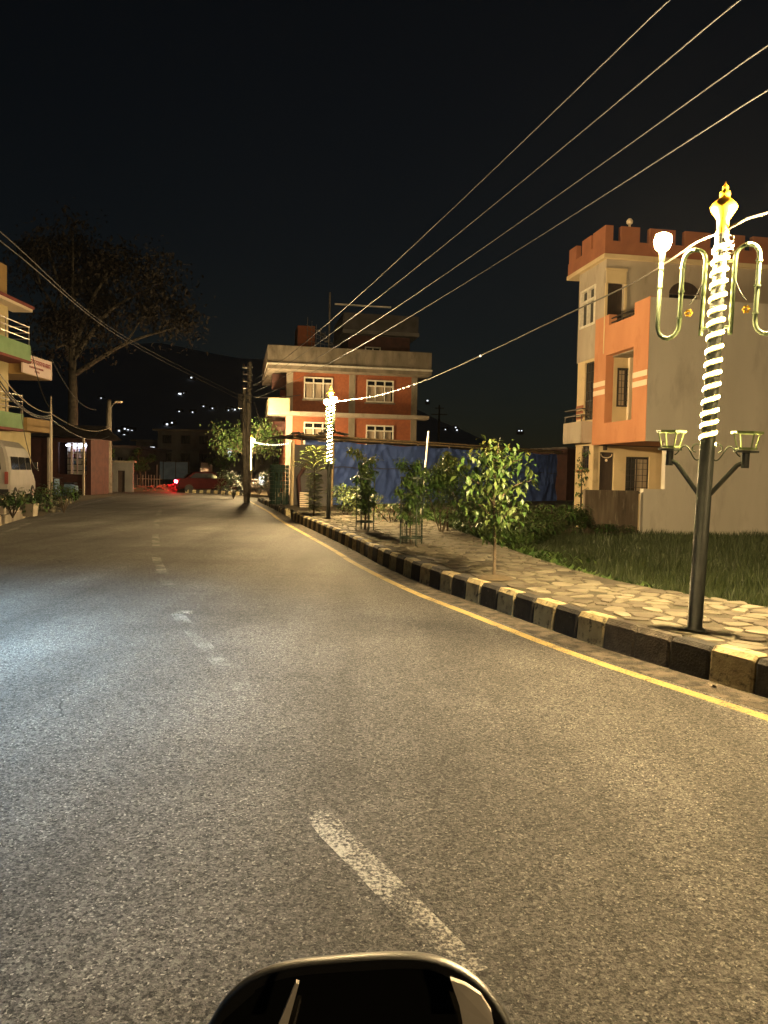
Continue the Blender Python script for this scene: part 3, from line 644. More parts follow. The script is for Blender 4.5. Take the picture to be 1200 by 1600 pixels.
for z in (6.9, 3.8):
    m = MB(); m.box(-0.9, 0.9, z, -0.01, 2.2, z + 0.9); m.build('side_canopy', M_SHED, bh)

# ------------------------------------------------------------------ blue tarpaulin shelter
A = Vector((-3.4, 32.0, 0)); B = Vector((10.0, 45.2, 0)); ab = B - A; TL = ab.length; ta = math.atan2(ab.y, ab.x)
sh = thing('tarp_shelter', 'long roadside shelter walled with wrinkled blue tarpaulin', 'shelter', (A.x, A.y, 0.2), ta)
m = MB(); NX, NZ = 230, 40; H = 2.72
def fold(u, v):
    d = 0.03 * math.sin(u * 1.15)                                   # bays between the poles
    for th, fr, am, sd in ((1.05, 1.5, .050, 0), (-0.9, 1.9, .040, 7), (1.5, 2.6, .022, 13), (0.55, 3.2, .016, 21)):
        th += 0.35 * mnoise.noise(Vector((u * .22, sd, 1)))
        cr_, al = u * math.sin(th) - v * math.cos(th), u * math.cos(th) + v * math.sin(th)
        r = 1 - min(1.0, 2.6 * abs(mnoise.noise(Vector((cr_ * fr, al * .28, sd))))); d += am * r * r * (0.4 + 0.6 * max(0, mnoise.noise(Vector((u * .5, v * .5, sd + 3))) + .5))
    return d
for i in range(NX + 1):
    for j in range(NZ + 1):
        u = TL * i / NX; v = H * j / NZ; m.v.append((u, -fold(u, v) * 2.4, v - (0.05 * math.sin(u * 1.37) ** 2 if j == NZ else 0)))
for i in range(NX):
    for j in range(NZ): a = i * (NZ + 1) + j; m.f.append((a, a + NZ + 1, a + NZ + 2, a + 1))
m.build('tarp', M_TARP, sh, smooth=True)
m = MB(); m.tube([(0.2 * k * TL / 20, -0.19 - 0.02 * math.sin(k), 1.62 + 0.02 * math.sin(k * .7)) for k in range(0, 101)], 0.016, 5); m.build('rope', M_ROPE, sh)
for k in range(9):
    m = MB(); u = TL * k / 8; m.tube([(u, 0.12, -0.2), (u, 0.12, 2.9)], 0.045, 6); m.build('pole', M_BAMB, sh)
m = MB(); m.tube([(-0.6, -0.12, 2.80), (TL * .3, -0.14, 2.83), (TL + .3, -0.12, 2.80)], 0.045, 6); m.build('top_rail', M_BAMB, sh)
m = MB(); m.tube([(-0.4, -0.30, 2.90), (TL * .5, -0.31, 2.93), (TL + .3, -0.30, 2.88)], 0.035, 6); m.build('top_rail', M_BAMB, sh)
m = MB()
for k in range(60): 
    u0 = -0.1 + (TL + .4) * k / 60; u1 = -0.1 + (TL + .4) * (k + 1) / 60; z = 2.93 + 0.03 * (k % 2)
    m.quad((u0, -0.25, z), (u1, -0.25, 2.93 + 0.03 * ((k + 1) % 2)), (u1, 3.2, 2.86 + 0.03 * ((k + 1) % 2)), (u0, 3.2, 2.86 + 0.03 * (k % 2)))
m.build('tin_roof', M_TIN, sh)
def scurve(u, v, w, h): return [(u + w * math.cos(t) * .5, -0.30, v + h * .5 * math.sin(t) if False else v + h * (k / 10 - .5)) for k, t in enumerate([R(-60 + 24 * q) for q in range(11)])]
for u in (6.1, 12.2):
    m = MB(); m.tube([(u + 0.14 * math.sin(k * 0.62), -0.26, 1.0 + 0.045 * k) for k in range(11)], 0.02, 4); m.build('printed_mark', M_TARPM, sh)
# open end of the shelter
en = thing('shelter_porch', 'pale timber posts and sagging tin canopy at the end of the tarpaulin shelter', 'porch', (*dp(470, 780, 31.0).xy, 0.2), R(8))
for x, y in ((-0.35, 0.3), (1.25, 0.2), (-0.35, 2.4)):
    m = MB(); m.tube([(x, y, -0.2), (x + 0.03, y, 2.65)], 0.06, 6); m.build('post', M_BAMB if x > 0 else M_CREAM, en)
m = MB(); ring = []
for k in range(13): x = -0.6 + 2.3 * k / 12; z = 2.72 + 0.10 * math.sin(k * 0.9) + 0.02 * k; m.quad((x, -0.3, z), (x + 0.2, -0.3, z + 0.08 * math.cos(k)), (x + 0.2, 2.6, z + .3), (x, 2.6, z + .25))
m.build('canopy', M_TIN, en)
m = MB(); m.box(-0.3, 0.5, 0, 1.2, 0.56, 2.5); m.build('back_cloth', M_DARKW, en)
m = MB(); m.tube([(0.0, -0.05, 0), (-0.1, 0.0, 1.2), (0.25, 0.1, 1.75)], 0.07, 6); m.build('brace', M_SHED, en)
st = thing('slat_stack', 'stack of white slatted boards beside the shelter porch', 'boards', (*dp(475, 775, 29.5).xy, 0.2), R(10))
for k in range(8):
    m = MB(); m.box(-0.16, -0.08, 0.03 + 0.075 * k, 0.18, 0.06, 0.075 + 0.075 * k); m.build('board', M_PALE, st)
m = MB(); m.tube([(0, 0, -0.1), (0.20, 0, 2.72)], 0.03, 8); o = m.build('white_pole', M_WHITE); o.location = (*dp(657, 790, 24).xy, 0.2); tag(o, 'slim white pole leaning in front of the blue tarpaulin', 'pole')

# dark shed and lit window beyond the tarpaulin
sd = thing('dark_shed', 'dark red shed with one lit window beyond the tarpaulin', 'shed', (11.0, 46.5, 0.0), R(20))
m = MB(); wall(m, (0, 0, 0), X, -Y, 3.6, 3.3, 0.2, [(1.7, 2.0, 2.6, 2.75)]); m.box(0, .2, 0, .2, 4, 3.3); m.box(3.4, .2, 0, 3.6, 4, 3.3); m.build('wall', M_SHED, sd)
m = MB(); m.box(-0.3, -0.4, 3.3, 3.9, 4.2, 3.42); m.build('roof', M_TIN, sd)
f = window(sd, (0, 0, 0), X, -Y, 1.7, 2.0, 2.6, 2.75, 4, 0, M_GRILLE, 0.02, 0.05)
m = MB(); m.box(1.72, 0.0, 2.02, 2.58, 0.03, 2.73); m.build('lit_pane', M_LITW, f)

# ------------------------------------------------------------------ decorated lamp posts
def arm_pipes(s):
    """s = -1/+1 side along local x; returns pipe path of one curled arm"""
    P = [(0.115 * s, 0, 2.50), (0.115 * s, 0, 3.12)]
    for k in range(1, 9): t = math.pi * k / 8; P.append(((0.205 - 0.09 * math.cos(t)) * s, 0, 3.12 + 0.10 * math.sin(t)))
    P.append((0.295 * s, 0, 2.60))
    for k in range(1, 9): t = math.pi * k / 8; P.append(((0.385 - 0.09 * math.cos(t)) * s, 0, 2.60 - 0.11 * math.sin(t)))
    P.append((0.475 * s, 0, 3.16)); return P
def lamp_post(loc, rz, label, lean=0.0, led=None, glb=None):
    led = led or M_LED; glb = glb or M_GLOBE
    t = thing('lamp_post', label, 'lamp post', loc, rz, 'decorated street lamp posts along the road'); t.rotation_euler.y = lean
    m = MB(); m.lathe([(0.085, 0), (0.085, 0.02), (0.062, 0.03), (0.062, 1.6), (0.056, 3.28), (0.05, 3.33)], (0, 0, 0), 14); m.build('pole', M_POST, t, smooth=True)
    hm_ = MB(); turns = 16; n = turns * 14; z0, z1 = 1.58, 3.24
    rings = []; halo = []
    for i in range(n + 1):
        a = 2 * math.pi * i / 14; z = z0 + (z1 - z0) * i / n + 0.010 * math.sin(i * 0.031 + loc[0]) + 0.006 * math.sin(i * .11 + loc[1])
        c, s = math.cos(a), math.sin(a); w = 0.011 + 0.003 * math.sin(i * 1.9) * math.sin(i * .37)
        rings.append([(q * c, q * s, z + h) for q, h in ((0.058, -w), (0.070, -w * .8), (0.070, w * .8), (0.058, w))])
        halo.append([(q * c, q * s, z + h) for q, h in ((0.058, -0.026), (0.0655, -0.021), (0.0655, 0.021), (0.058, 0.026))])
    hm_.loft(rings); sp_ = hm_.build('led_spiral', led, t); MB().loft(halo).build('halo_band', M_HALO, sp_)  # second loft is a glowing band imitating bloom beside the strip
    for s in (-1, 1):
        m = MB(); m.tube(arm_pipes(s), 0.019, 8); arm = m.build('curled_arm', M_PIPE, t, smooth=True)
        m = MB()
        for z in (2.56, 3.10): m.tube([(0.05 * s, 0, z), (0.115 * s, 0, z)], 0.012, 6)
        m.build('crossbar', M_PIPE, arm)
        m = MB()
        for x, z in ((0.295, 3.08), (0.295, 2.88), (0.295, 2.66), (0.475, 2.92), (0.475, 3.08), (0.205, 3.22), (0.385, 2.49)):
            m.lathe([(0.024, -0.008), (0.027, -0.008), (0.027, 0.008), (0.024, 0.008)], (x * s, 0, z), 8)
        m.build('pipe_collar', M_PIPE, arm)
        # faceted lit globe in a cup
        m = MB(); m.lathe([(0.020, 3.14), (0.026, 3.2), (0.03, 3.24), (0.024, 3.25)], (0.475 * s, 0, 0), 8); m.build('lamp_cup', M_PIPE, arm)
        m = MB(); m.lathe([(0.040, 3.25), (0.062, 3.275), (0.072, 3.325), (0.060, 3.372), (0.022, 3.39)], (0.475 * s, 0, 0), 8); m.build('globe', glb, arm)
        # flower ornament on a thin bracket
        m = MB(); m.tube([(0.12 * s + s * 0.01 * k, 0, 2.96 - 0.028 * k + 0.0009 * k * k) for k in range(11)], 0.005, 5); br = m.build('ornament_bracket', M_POST, arm)
        m = MB()
        for k in range(6): a = k * math.pi / 3; m.ball((0.225 * s + 0.022 * math.cos(a), 0, 2.695 + 0.022 * math.sin(a)), 0.013, 6, 4)
        m.build('flower_ornament', M_GOLD, br)
        # basket holder on the lower bracket
        m = MB(); m.tube([(0.04 * s, 0, 1.16), (0.24 * s, 0, 1.42), (0.30 * s, 0, 1.45)], 0.02, 8); m.lathe([(0.032, 1.40), (0.032, 1.53)], (0.30 * s, 0, 0), 8); bk = m.build('basket_bracket', M_POST, t)
        m = MB(); r = []
        for z, q, h in ((1.56, 0.080, 0.008), (1.69, 0.120, 0.010)):
            m.loft([[(0.30 * s + (q + d) * math.cos(math.pi * k / 3), (q + d) * math.sin(math.pi * k / 3), zz) for k in range(6)] for d, zz in ((-.006, z - h), (.006, z - h), (.006, z + h), (-.006, z + h), (-.006, z - h))], caps=False)
        for k in range(4): a = math.pi * (k + .4) / 2; m.tube([(0.30 * s + 0.078 * math.cos(a), 0.078 * math.sin(a), 1.56), (0.30 * s + 0.112 * math.cos(a), 0.112 * math.sin(a), 1.69)], 0.007, 5)
        m.build('basket', M_BASK, bk)
        m = MB(); m.lathe([(0.10, 1.528), (0.10, 1.544), (0.02, 1.545)], (0.30 * s, 0, 0), 12); m.build('basket_plate', M_POST, bk)
        m = MB(); P = []
        for k in range(22): u = k / 21; P.append(((0.06 + 0.20 * u) * s, 0, 1.50 + 0.05 * math.sin(u * 6.6 - 2.2) + 0.04 * u))
        m.tube(P, 0.006, 5); m.tube([((0.085 + 0.035 * math.cos(q)) * s, 0, 1.555 + 0.035 * math.sin(q)) for q in [R(-90 + 30 * k) for k in range(10)]], 0.006, 5)
        m.build('scroll', M_PIPE, bk)
    m = MB(); m.lathe([(r, z - 0.18) for r, z in [(0.05, 3.5), (0.055, 3.52), (0.045, 3.54), (0.05, 3.62), (0.10, 3.70), (0.108, 3.72), (0.09, 3.75), (0.05, 3.79), (0.035, 3.80), (0.045, 3.82), (0.042, 3.845), (0.02, 3.86), (0.026, 3.875), (0.022, 3.89), (0.008, 3.905), (0.004, 3.93)]], (0, 0, 0), 14)
    m.build('finial', M_GOLD, t, smooth=True)
    m = MB()
    for k in range(5): m.tube([(0.06 + 0.035 * math.cos(q + k), -0.02 + 0.03 * math.sin(q * 1.3 + k), 3.28 - 0.03 * k + 0.03 * math.sin(q)) for q in [R(30 * w) for w in range(12)]], 0.006, 4)
    m.build('cable_coil', M_ROPE, t)
    return t
P1 = gp(1085, 985, KH); P2 = gp(513, 810, KH); P3 = Vector((-8.15, 46.6, 0.1))
lamp_post((P1.x, P1.y, KH), R(-33), 'decorated dark lamp post with spiral of lights beside the grey house field', R(1.6))
lamp_post((P2.x, P2.y, KH), R(-72), 'decorated lamp post with spiral of lights before the brick house', R(0.6))
lamp_post((P3.x, P3.y, 0.1), R(-60), 'distant decorated lamp post beside the twin utility poles', 0, M_LEDF, M_GLOBEF)
PB = Vector((11.5, -9.0, KH)); lamp_post(tuple(PB), R(-20), 'unseen decorated lamp post added behind the motorcycle for its light')  # unseen post, added behind the camera to light the cowl's trim strips

# ------------------------------------------------------------------ wires
def sagline(a, b, sag, n=24):
    a, b = Vector(a), Vector(b); return [a.lerp(b, k / n) - Vector((0, 0, sag * 4 * (k / n) * (1 - k / n))) for k in range(n + 1)]
def wire(pts, r, mat, label, group, name='overhead_wire'):
    return tag(MB().tube(pts, r, 6).build(name, mat), label, 'wire', group)
UP = Vector((-6.95, 38.9, 0))                                  # twin utility pole
ends = [((1045, 0), 8.0, (400, 592)), ((1155, 0), 7.8, (396, 602)), ((1200, 70), 8.0, (398, 612)), ((1200, 140), 8.0, (400, 622))]
lab = ['topmost of four power lines crossing above the road', 'second power line from the top above the road', 'third power line from the top above the road', 'lowest of four power lines crossing above the road']
for (e, D, s), lb in zip(ends, lab):
    a = dp(*s, 38.9); c = dp(*e, D); b = c + (c - a) * 0.75
    pts = [a.lerp(b, k / 30) for k in range(31)]
    L = (b - a).length; tc = (c - a).length / L
    pts = [p - Vector((0, 0, 0.55 * (k / 30) * max(0, (tc - k / 30)) / (tc * tc) * 4 * 0.25 * 2.2)) for k, p in enumerate(pts)]
    wire(pts, 0.0078, M_WIRE, lb, 'power lines above the road')
for (p0, p1, p2), lb in zip((((0, 362), (190, 523), (384, 623)), ((20, 392), (200, 534), (384, 629))), ('upper of two power lines crossing the left sky', 'lower of two power lines crossing the left sky')):
    a, b, c = dp(*p0, 15), dp(*p1, 26), dp(*p2, 38.7)
    q0 = a + (a - b) * 0.7
    wire(crom([q0, a, b, c], 0.6), 0.012, M_CABLE, lb, 'power lines above the road')
# rope light strung from post to post
near_top = Vector((P1.x + 0.06, P1.y, KH + 3.34)); mid_top = Vector((P2.x, P2.y, KH + 3.28)); far_top = Vector((P3.x, P3.y, 0.1 + 3.3))
pts = crom([mid_top, dp(590, 618, 20.6), dp(660, 596, 18.2), dp(740, 561, 15.6), dp(880, 494, 11.2), dp(985, 444, 8.9), dp(1045, 408, 7.6), dp(1090, 378, 6.9), near_top], 0.15)
wire(pts, 0.010, M_ROPE, 'rope light cable strung between the two nearest lamp posts', 'rope light cables', 'rope_light_cable')
lit = [p for p in pts if p.y > 14.5]
rt = thing('rope_light', 'lit end of the rope light hanging by the brick house lamp post', 'rope light', tuple(mid_top))
for i, p in enumerate(lit[::2]):
    if (p.y > 18.4 or random.random() < 0.12):
        MB().ball(p - mid_top, 0.022, 6, 4).build('bulb', M_FAIRY, rt)
wire(crom([near_top, near_top + Vector((0.5, -0.8, 0.06)), near_top + Vector((3.5, -6, -0.15)), PB + Vector((0, 0, 3.4))], 0.3), 0.011, M_ROPE, 'rope light cable running from the nearest lamp post out of view', 'rope light cables', 'rope_light_cable')
f2 = sagline(far_top, dp(450, 693, 44), 0.15, 18); wire(f2, 0.012, M_ROPE, 'rope light cable by the distant lamp post', 'rope light cables', 'rope_light_cable')
rt = thing('rope_light', 'lit rope light bulbs beside the distant lamp post', 'rope light', tuple(far_top))
for p in f2[2::1]: MB().ball(p - far_top, 0.045, 6, 4).build('bulb', M_FAIRY, rt)

# twin utility pole
up = thing('utility_pole', 'twin concrete utility poles crowded with black insulators and cables', 'utility pole', tuple(UP))
m = MB(); m.tube([(0, 0, -0.3), (0.06, 0, 7.05)], [0.15, 0.10], 10); m.build('pole', M_POLE, up, smooth=True)
m = MB(); m.tube([(0.02, -0.35, -0.2), (-0.12, -0.3, 3.1), (-0.14, -0.3, 5.6)], [0.12, 0.10, 0.085], 10); m.build('pole', M_POLE, up, smooth=True)
for k, z in enumerate((6.75, 6.4, 6.05, 5.7, 5.35, 5.0)):
    m = MB(); m.box(-0.25, -0.15, z, 0.22, -0.10, z + 0.06); m.build('crossarm', M_GRILLE, up)
    for s in (-0.22, 0.0): m = MB(); m.lathe([(0.03, 0), (0.06, 0.03), (0.04, 0.06), (0.06, 0.09), (0.03, 0.14)], (s, -0.13, z + 0.06), 8); m.build('insulator', M_CABLE, up)
m = MB(); m.box(-0.42, -0.45, 4.7, -0.2, -0.2, 5.4); m.build('junction_box', M_GRILLE, up)
m = MB()
for k in range(9): m.tube([(-0.2 + 0.12 * math.sin(k * 2.1 + q * .5), -0.3 + 0.1 * math.cos(k + q * .7), 5.6 - 0.22 * q - 0.05 * k) for q in range(9)], 0.02, 4)
m.build('cable_tangle', M_CABLE, up)
for (p0, p1), lb in zip((((397, 628), (415, 675)), ((400, 640), (440, 735)), ((386, 615), (379, 672)), ((400, 602), (419, 585)), ((396, 620), (470, 617))),
        ('cable dropping from the twin utility poles', 'stay wire slanting from the twin utility poles', 'pale service cable hanging down the twin utility poles', 'service wire from the twin poles to the brick house roof', 'service wire from the twin poles to the brick house wall')):
    wire(sagline(dp(*p0, 38.6), dp(*p1, 38.6 if p1[1] > 660 else 48.5), 0.08), 0.018, M_WIRE if 'stay' in lb or 'pale' in lb or 'service' in lb else M_CABLE, lb, 'service cables on the twin poles')

# ------------------------------------------------------------------ trees and plants on the right
LEAFM = []
for v in range(5):
    mb = MB(); mb.leaf((0, 0, 0), (1, 0, -0.25 - 0.12 * v), Vector((0, 0, 1)), 1.0, 0.42 + 0.03 * v); LEAFM.append(mb)
leaf_meshes = {}
def leafmesh(mat, v):
    k = (mat.name, v)
    if k not in leaf_meshes: leaf_meshes[k] = LEAFM[v].mesh('leaf', mat, smooth=True)
    return leaf_meshes[k]
def sapling(name, label, loc, h, spread, nleaf, L, mats, crown0=0.35, objects=False, lean=(0, 0), group=None, stems=7, profile=None, droop=0.3):
    t = thing(name, label, 'tree', loc, random.uniform(0, 6), group)
    rng = random.Random(hash(label) % 1000 if False else len(label) * 7)
    m = MB(); top = Vector((lean[0], lean[1], h * 0.93)); tr = [Vector((0, 0, -0.05)), Vector((0.02, -0.01, h * .25)), top * 0.55 + Vector((0.03, 0.02, 0)), top]
    tr = crom(tr, 0.12); m.tube(tr, [0.022 * h / 1.8 * (1.15 - 0.95 * k / len(tr)) for k in range(len(tr))], 7); m.build('trunk', M_BARK, t, smooth=True)
    prof = profile or (lambda f: math.sin(math.pi * min(1, 0.12 + f * 0.9)) ** 0.7)
    bm = MB(); tips = []
    for k in range(stems):
        f = (k + rng.random()) / stems; z = h * (crown0 + (0.86 - crown0) * f); a = k * 2.4 + rng.uniform(-.4, .4)
        base = tr[min(len(tr) - 1, int(len(tr) * z / (h * 0.95)))]; ln = spread * prof(f) * rng.uniform(0.7, 1.05)
        p1 = base + Vector((math.cos(a) * ln * .5, math.sin(a) * ln * .5, ln * 0.45)); p2 = base + Vector((math.cos(a) * ln, math.sin(a) * ln, ln * 0.62))
        path = crom([base, p1, p2], 0.06); bm.tube(path, [0.009 * (1.1 - k2 / len(path)) + .002 for k2 in range(len(path))], 5)
        tips += [path[int(len(path) * q)] for q in (0.3, 0.45, 0.6, 0.75, 0.88, 0.97)]
    for q in (0.6, 0.7, 0.8, 0.9, 0.98): tips.append(tr[int((len(tr) - 1) * q)])
    bo = bm.build('branches', M_BARK, t)
    cm = [MB() for _ in mats]; crown = None
    if objects: crown = thing('crown', None, None); crown.parent = t; crown.name = 'crown'
    for k in range(nleaf):
        b = tips[rng.randrange(len(tips))]; a = rng.uniform(0, 6.28)
        p = b + Vector((rng.gauss(0, .05), rng.gauss(0, .05), rng.gauss(0, .06))) * (spread / 0.4)
        l = L * rng.uniform(0.65, 1.2); mi = min(len(mats) - 1, int(rng.random() ** 1.5 * min(2, len(mats))))
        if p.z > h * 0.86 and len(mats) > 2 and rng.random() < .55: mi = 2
        if objects and k < 298:
            o = link('leaf', leafmesh(mats[mi], rng.randrange(5)), crown, p); o.scale = (l, l, l); o.rotation_euler = (rng.uniform(-.5, .5), rng.uniform(-0.2, 1.1), a)
        else: cm[mi].leaf(p, (math.cos(a), math.sin(a), rng.uniform(-1.2, .5) - droop * .3), Vector((0, 0, 1)), l, l * .42)
    for mb, mt in zip(cm, mats):
        if mb.v:
            co = mb.build('inner_leaves' if objects else 'crown', mt, crown or t, smooth=True)
            if objects: co['kind'] = 'stuff'
    return t
def guard(label, loc, r, h, bars=10, netted=0.0, z0=0.0, rings=(0.12, 0.5, 0.9), mesh_wire=False):
    t = thing('tree_guard', label, 'tree guard', loc, 0, 'wire guards around the roadside saplings')
    for k in range(4): a = k * math.pi / 2 + .4; m = MB(); m.tube([(r * math.cos(a), r * math.sin(a), -0.05), (r * math.cos(a), r * math.sin(a), h)], 0.011, 6); m.build('post', M_CAGE, t)
    for q in rings: m = MB(); m.loft([[((r + d) * math.cos(2 * math.pi * k / 20), (r + d) * math.sin(2 * math.pi * k / 20), h * q + zz) for k in range(20)] for d, zz in ((-.006, -.016), (.006, -.016), (.006, .016), (-.006, .016), (-.006, -.016))], caps=False); m.build('ring', M_CAGE, t)
    m = MB(); rr = r * 0.97
    nb = 26 if mesh_wire else bars; nh = 18 if mesh_wire else 0
    for k in range(nb): a = 2 * math.pi * k / nb; m.tube([(rr * math.cos(a), rr * math.sin(a), 0.03), (rr * math.cos(a), rr * math.sin(a), h)], 0.0028, 4)
    for k in range(nh): z = 0.05 + (h - .05) * k / nh; m.tube([(rr * math.cos(2 * math.pi * q / 18), rr * math.sin(2 * math.pi * q / 18), z) for q in range(19)], 0.0024, 4)
    m.build('wire_mesh', M_CAGE, t)
    return t
T1 = gp(772, 903, KH); T2 = gp(642, 850, KH); T3 = gp(570, 830, KH); T4 = gp(490, 806, KH); T5 = gp(436, 786, KH)
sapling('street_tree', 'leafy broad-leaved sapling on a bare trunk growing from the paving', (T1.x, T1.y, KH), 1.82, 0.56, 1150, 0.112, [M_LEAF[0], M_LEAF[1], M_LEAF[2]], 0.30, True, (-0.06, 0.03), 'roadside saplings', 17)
sapling('street_tree', 'dark green sapling inside a fine wire mesh guard', (T2.x, T2.y, KH), 1.58, 0.30, 1500, 0.11, [M_LEAF[1], M_LEAF[0]], 0.25, False, (0.03, 0), 'roadside saplings', 12, profile=lambda f: 0.9)
guard('fine green wire mesh guard around the dark sapling', (T2.x, T2.y, KH), 0.215, 1.25, mesh_wire=True, rings=(0.10, 0.62, 0.98))
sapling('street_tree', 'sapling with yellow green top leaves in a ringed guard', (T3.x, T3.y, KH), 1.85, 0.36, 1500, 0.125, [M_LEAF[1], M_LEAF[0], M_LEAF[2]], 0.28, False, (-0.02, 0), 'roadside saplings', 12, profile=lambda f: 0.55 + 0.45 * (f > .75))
guard('open ringed guard around the yellow-topped sapling', (T3.x, T3.y, KH), 0.21, 1.2, bars=6, rings=(0.18, 0.98))
for q in ((T1, 0.25), (T3, 0.3)):
    mm = MB(); n0 = 14; mm.loft([[(q[1] * s * math.cos(2 * math.pi * k / n0) * random.uniform(.85, 1.1), q[1] * s * math.sin(2 * math.pi * k / n0), z) for k in range(n0)] for s, z in ((1, 0.003), (0.7, .03), (0.2, 0.045))]); o = mm.build('soil_patch', M_SOIL); o.location = (q[0].x, q[0].y, KH - 0.004); struct(o)
# feathery tree wrapped in green net
t = thing('feathery_tree', 'feathery pale green young tree beside the lamp post before the brick house', 'tree', (T4.x, T4.y, KH - .05), 0, 'roadside saplings')
m = MB(); m.tube([(0, 0, 0), (0.02, 0, 1.2), (0, 0, 2.0)], [0.03, 0.022, 0.008], 6); m.build('trunk', M_BARK, t)
mA, mB = MB(), MB()
for k in range(120):
    a = k * 2.4; z = 0.15 + 1.95 * (k / 120); ln = (0.30 if z < 1.3 else 0.55 * (1.25 - (z - 1.2) / 1.3)) * random.uniform(.75, 1.15)
    d = Vector((math.cos(a), math.sin(a), 0.55 if z > 1.2 else .9)).normalized()
    for q in range(9):
        p = Vector((0, 0, z)) + d * ln * (0.2 + 0.8 * q / 8) - Vector((0, 0, 0.10 * (q / 8) ** 2))
        for s in (-1, 1): (mA if random.random() < .6 else mB).leaf(p, d * 0.5 + s * d.cross(Vector((0, 0, 1))) + Vector((0, 0, -.2)), Vector((0, 0, 1)), 0.13, 0.042)
mA.build('crown', M_LEAF[0], t); mB.build('crown', M_LEAF[2], t)
# netted plant by the drive
sapling('netted_sapling', 'dark sapling wrapped in green shade net beside the drive', (T5.x, T5.y, 0.2), 1.9, 0.45, 260, 0.16, [M_LEAF[1], M_LEAF[3]], 0.5, False, (0.1, 0), 'roadside saplings', 9)
gd = thing('net_guard', 'cylinder of green shade net around the dark sapling by the drive', 'tree guard', (T5.x, T5.y, 0.2))
m = MB(); n0 = 24
for k in range(n0):
    for j in range(10):
        if random.random() < 0.10: continue
        a0, a1 = 2 * math.pi * k / n0, 2 * math.pi * (k + .86) / n0; r = 0.40 + 0.02 * math.sin(k); z0, z1 = 0.02 + 0.165 * j, 0.02 + 0.165 * j + .15
        m.quad((r * math.cos(a0), r * math.sin(a0), z0), (r * math.cos(a1), r * math.sin(a1), z0), (r * math.cos(a1), r * math.sin(a1), z1), (r * math.cos(a0), r * math.sin(a0), z1))
m.build('net', M_NET, gd)

def bush(name, label, loc, rx, ry, h, n, L, mats, group='shrubs along the verge', stems=True, cat='shrub'):
    t = thing(name, label, cat, loc, 0, group)
    if stems:
        m = MB()
        for k in range(7): a = k * .9; m.tube([(0, 0, -0.05), (rx * .35 * math.cos(a), ry * .35 * math.sin(a), h * .5), (rx * .7 * math.cos(a), ry * .7 * math.sin(a), h * .8)], [0.015, 0.01, 0.004], 5)
        m.build('stem', M_BARK, t)
    lobes = [(random.uniform(-.6, .6) * rx, random.uniform(-.6, .6) * ry, h * random.uniform(0.3, 0.85), random.uniform(.35, .6)) for _ in range(9)]
    cm = [MB() for _ in mats]
    for k in range(n):
        lx, ly, lz, lr = random.choice(lobes); a, b = random.uniform(0, 6.28), math.asin(random.uniform(-1, 1)); rr = lr * random.uniform(.55, 1.0)
        p = Vector((lx + rx * rr * math.cos(a) * math.cos(b), ly + ry * rr * math.sin(a) * math.cos(b), max(0.02, lz + h * .4 * rr * math.sin(b))))
        cm[min(len(mats) - 1, int(random.random() * len(mats)))].leaf(p, (math.cos(a), math.sin(a), random.uniform(-.8, .6)), Vector((0, 0, 1)), L * random.uniform(.6, 1.2), L * .4)
    for mb, mt in zip(cm, mats):
        if mb.v: mb.build('foliage', mt, t, smooth=True)
    return t
b1 = dp(690, 800, 17.5); bush('leafy_shrub', 'tall leafy green shrub behind the mesh-guarded sapling', (b1.x, b1.y, 0.2), 0.85, 0.6, 1.6, 2400, 0.13, [M_LEAF[0], M_LEAF[1]])
sapling('street_tree', 'slim sapling rising out of the leafy shrub by the tarpaulin', (*dp(700, 800, 18).xy, 0.2), 2.05, 0.36, 520, 0.15, [M_LEAF[0], M_LEAF[2]], 0.6, False, (0, 0), 'roadside saplings', 8)
b2 = dp(745, 800, 17); bush('leafy_shrub', 'rounded dark shrub behind the bare-trunk sapling', (b2.x, b2.y, 0.15), 0.9, 0.6, 1.3, 2000, 0.12, [M_LEAF[1], M_LEAF[3]])
b3 = dp(540, 790, 24); bush('leafy_shrub', 'olive shrub at the foot of the blue tarpaulin by the lamp post', (b3.x, b3.y, 0.2), 0.8, 0.5, 1.1, 1500, 0.12, [M_LEAF[3], M_LEAF[0]])
b4 = dp(572, 795, 22.5); bush('leafy_shrub', 'yellowish low shrub between lamp post and ringed guard', (b4.x, b4.y, 0.2), 0.75, 0.5, 0.9, 1500, 0.09, [M_LEAF[0], M_LEAF[2]])
b5 = dp(612, 800, 21); bush('leafy_shrub', 'low mixed shrub with yellow blooms before the blue tarpaulin', (b5.x, b5.y, 0.2), 1.0, 0.5, 0.6, 1400, 0.09, [M_LEAF[0], M_LEAF[1], M_LEAF[4]])
for i, (px, D, h, lb) in enumerate(((850, 20.5, 1.15, 'dark shrub in the field between sapling and grey house'), (885, 22.5, 1.35, 'dark bushy shrub against the grey house corner'), (815, 19.0, 0.9, 'dim low shrub at the field edge behind the sapling'), (960, 22.3, 0.55, 'weeds growing against the stained low wall'))):
    c = dp(px, 800, D); bush('dark_shrub', lb, (c.x, c.y, -0.28), 1.0 if i < 3 else 0.7, 0.7 if i < 3 else .3, h, 2600 if i < 3 else 700, 0.12, [M_LEAF[3], M_LEAF[1]])
# climber by the house corner
c = dp(908, 800, 24.0); sapling('climbing_shrub', 'thin leafy climber rising at the left corner of the grey house', (c.x, c.y, -0.2), 2.9, 0.26, 200, 0.13, [M_LEAF[1], M_LEAF[3]], 0.4, False, (0.05, 0), 'roadside saplings', 10, profile=lambda f: 0.8)
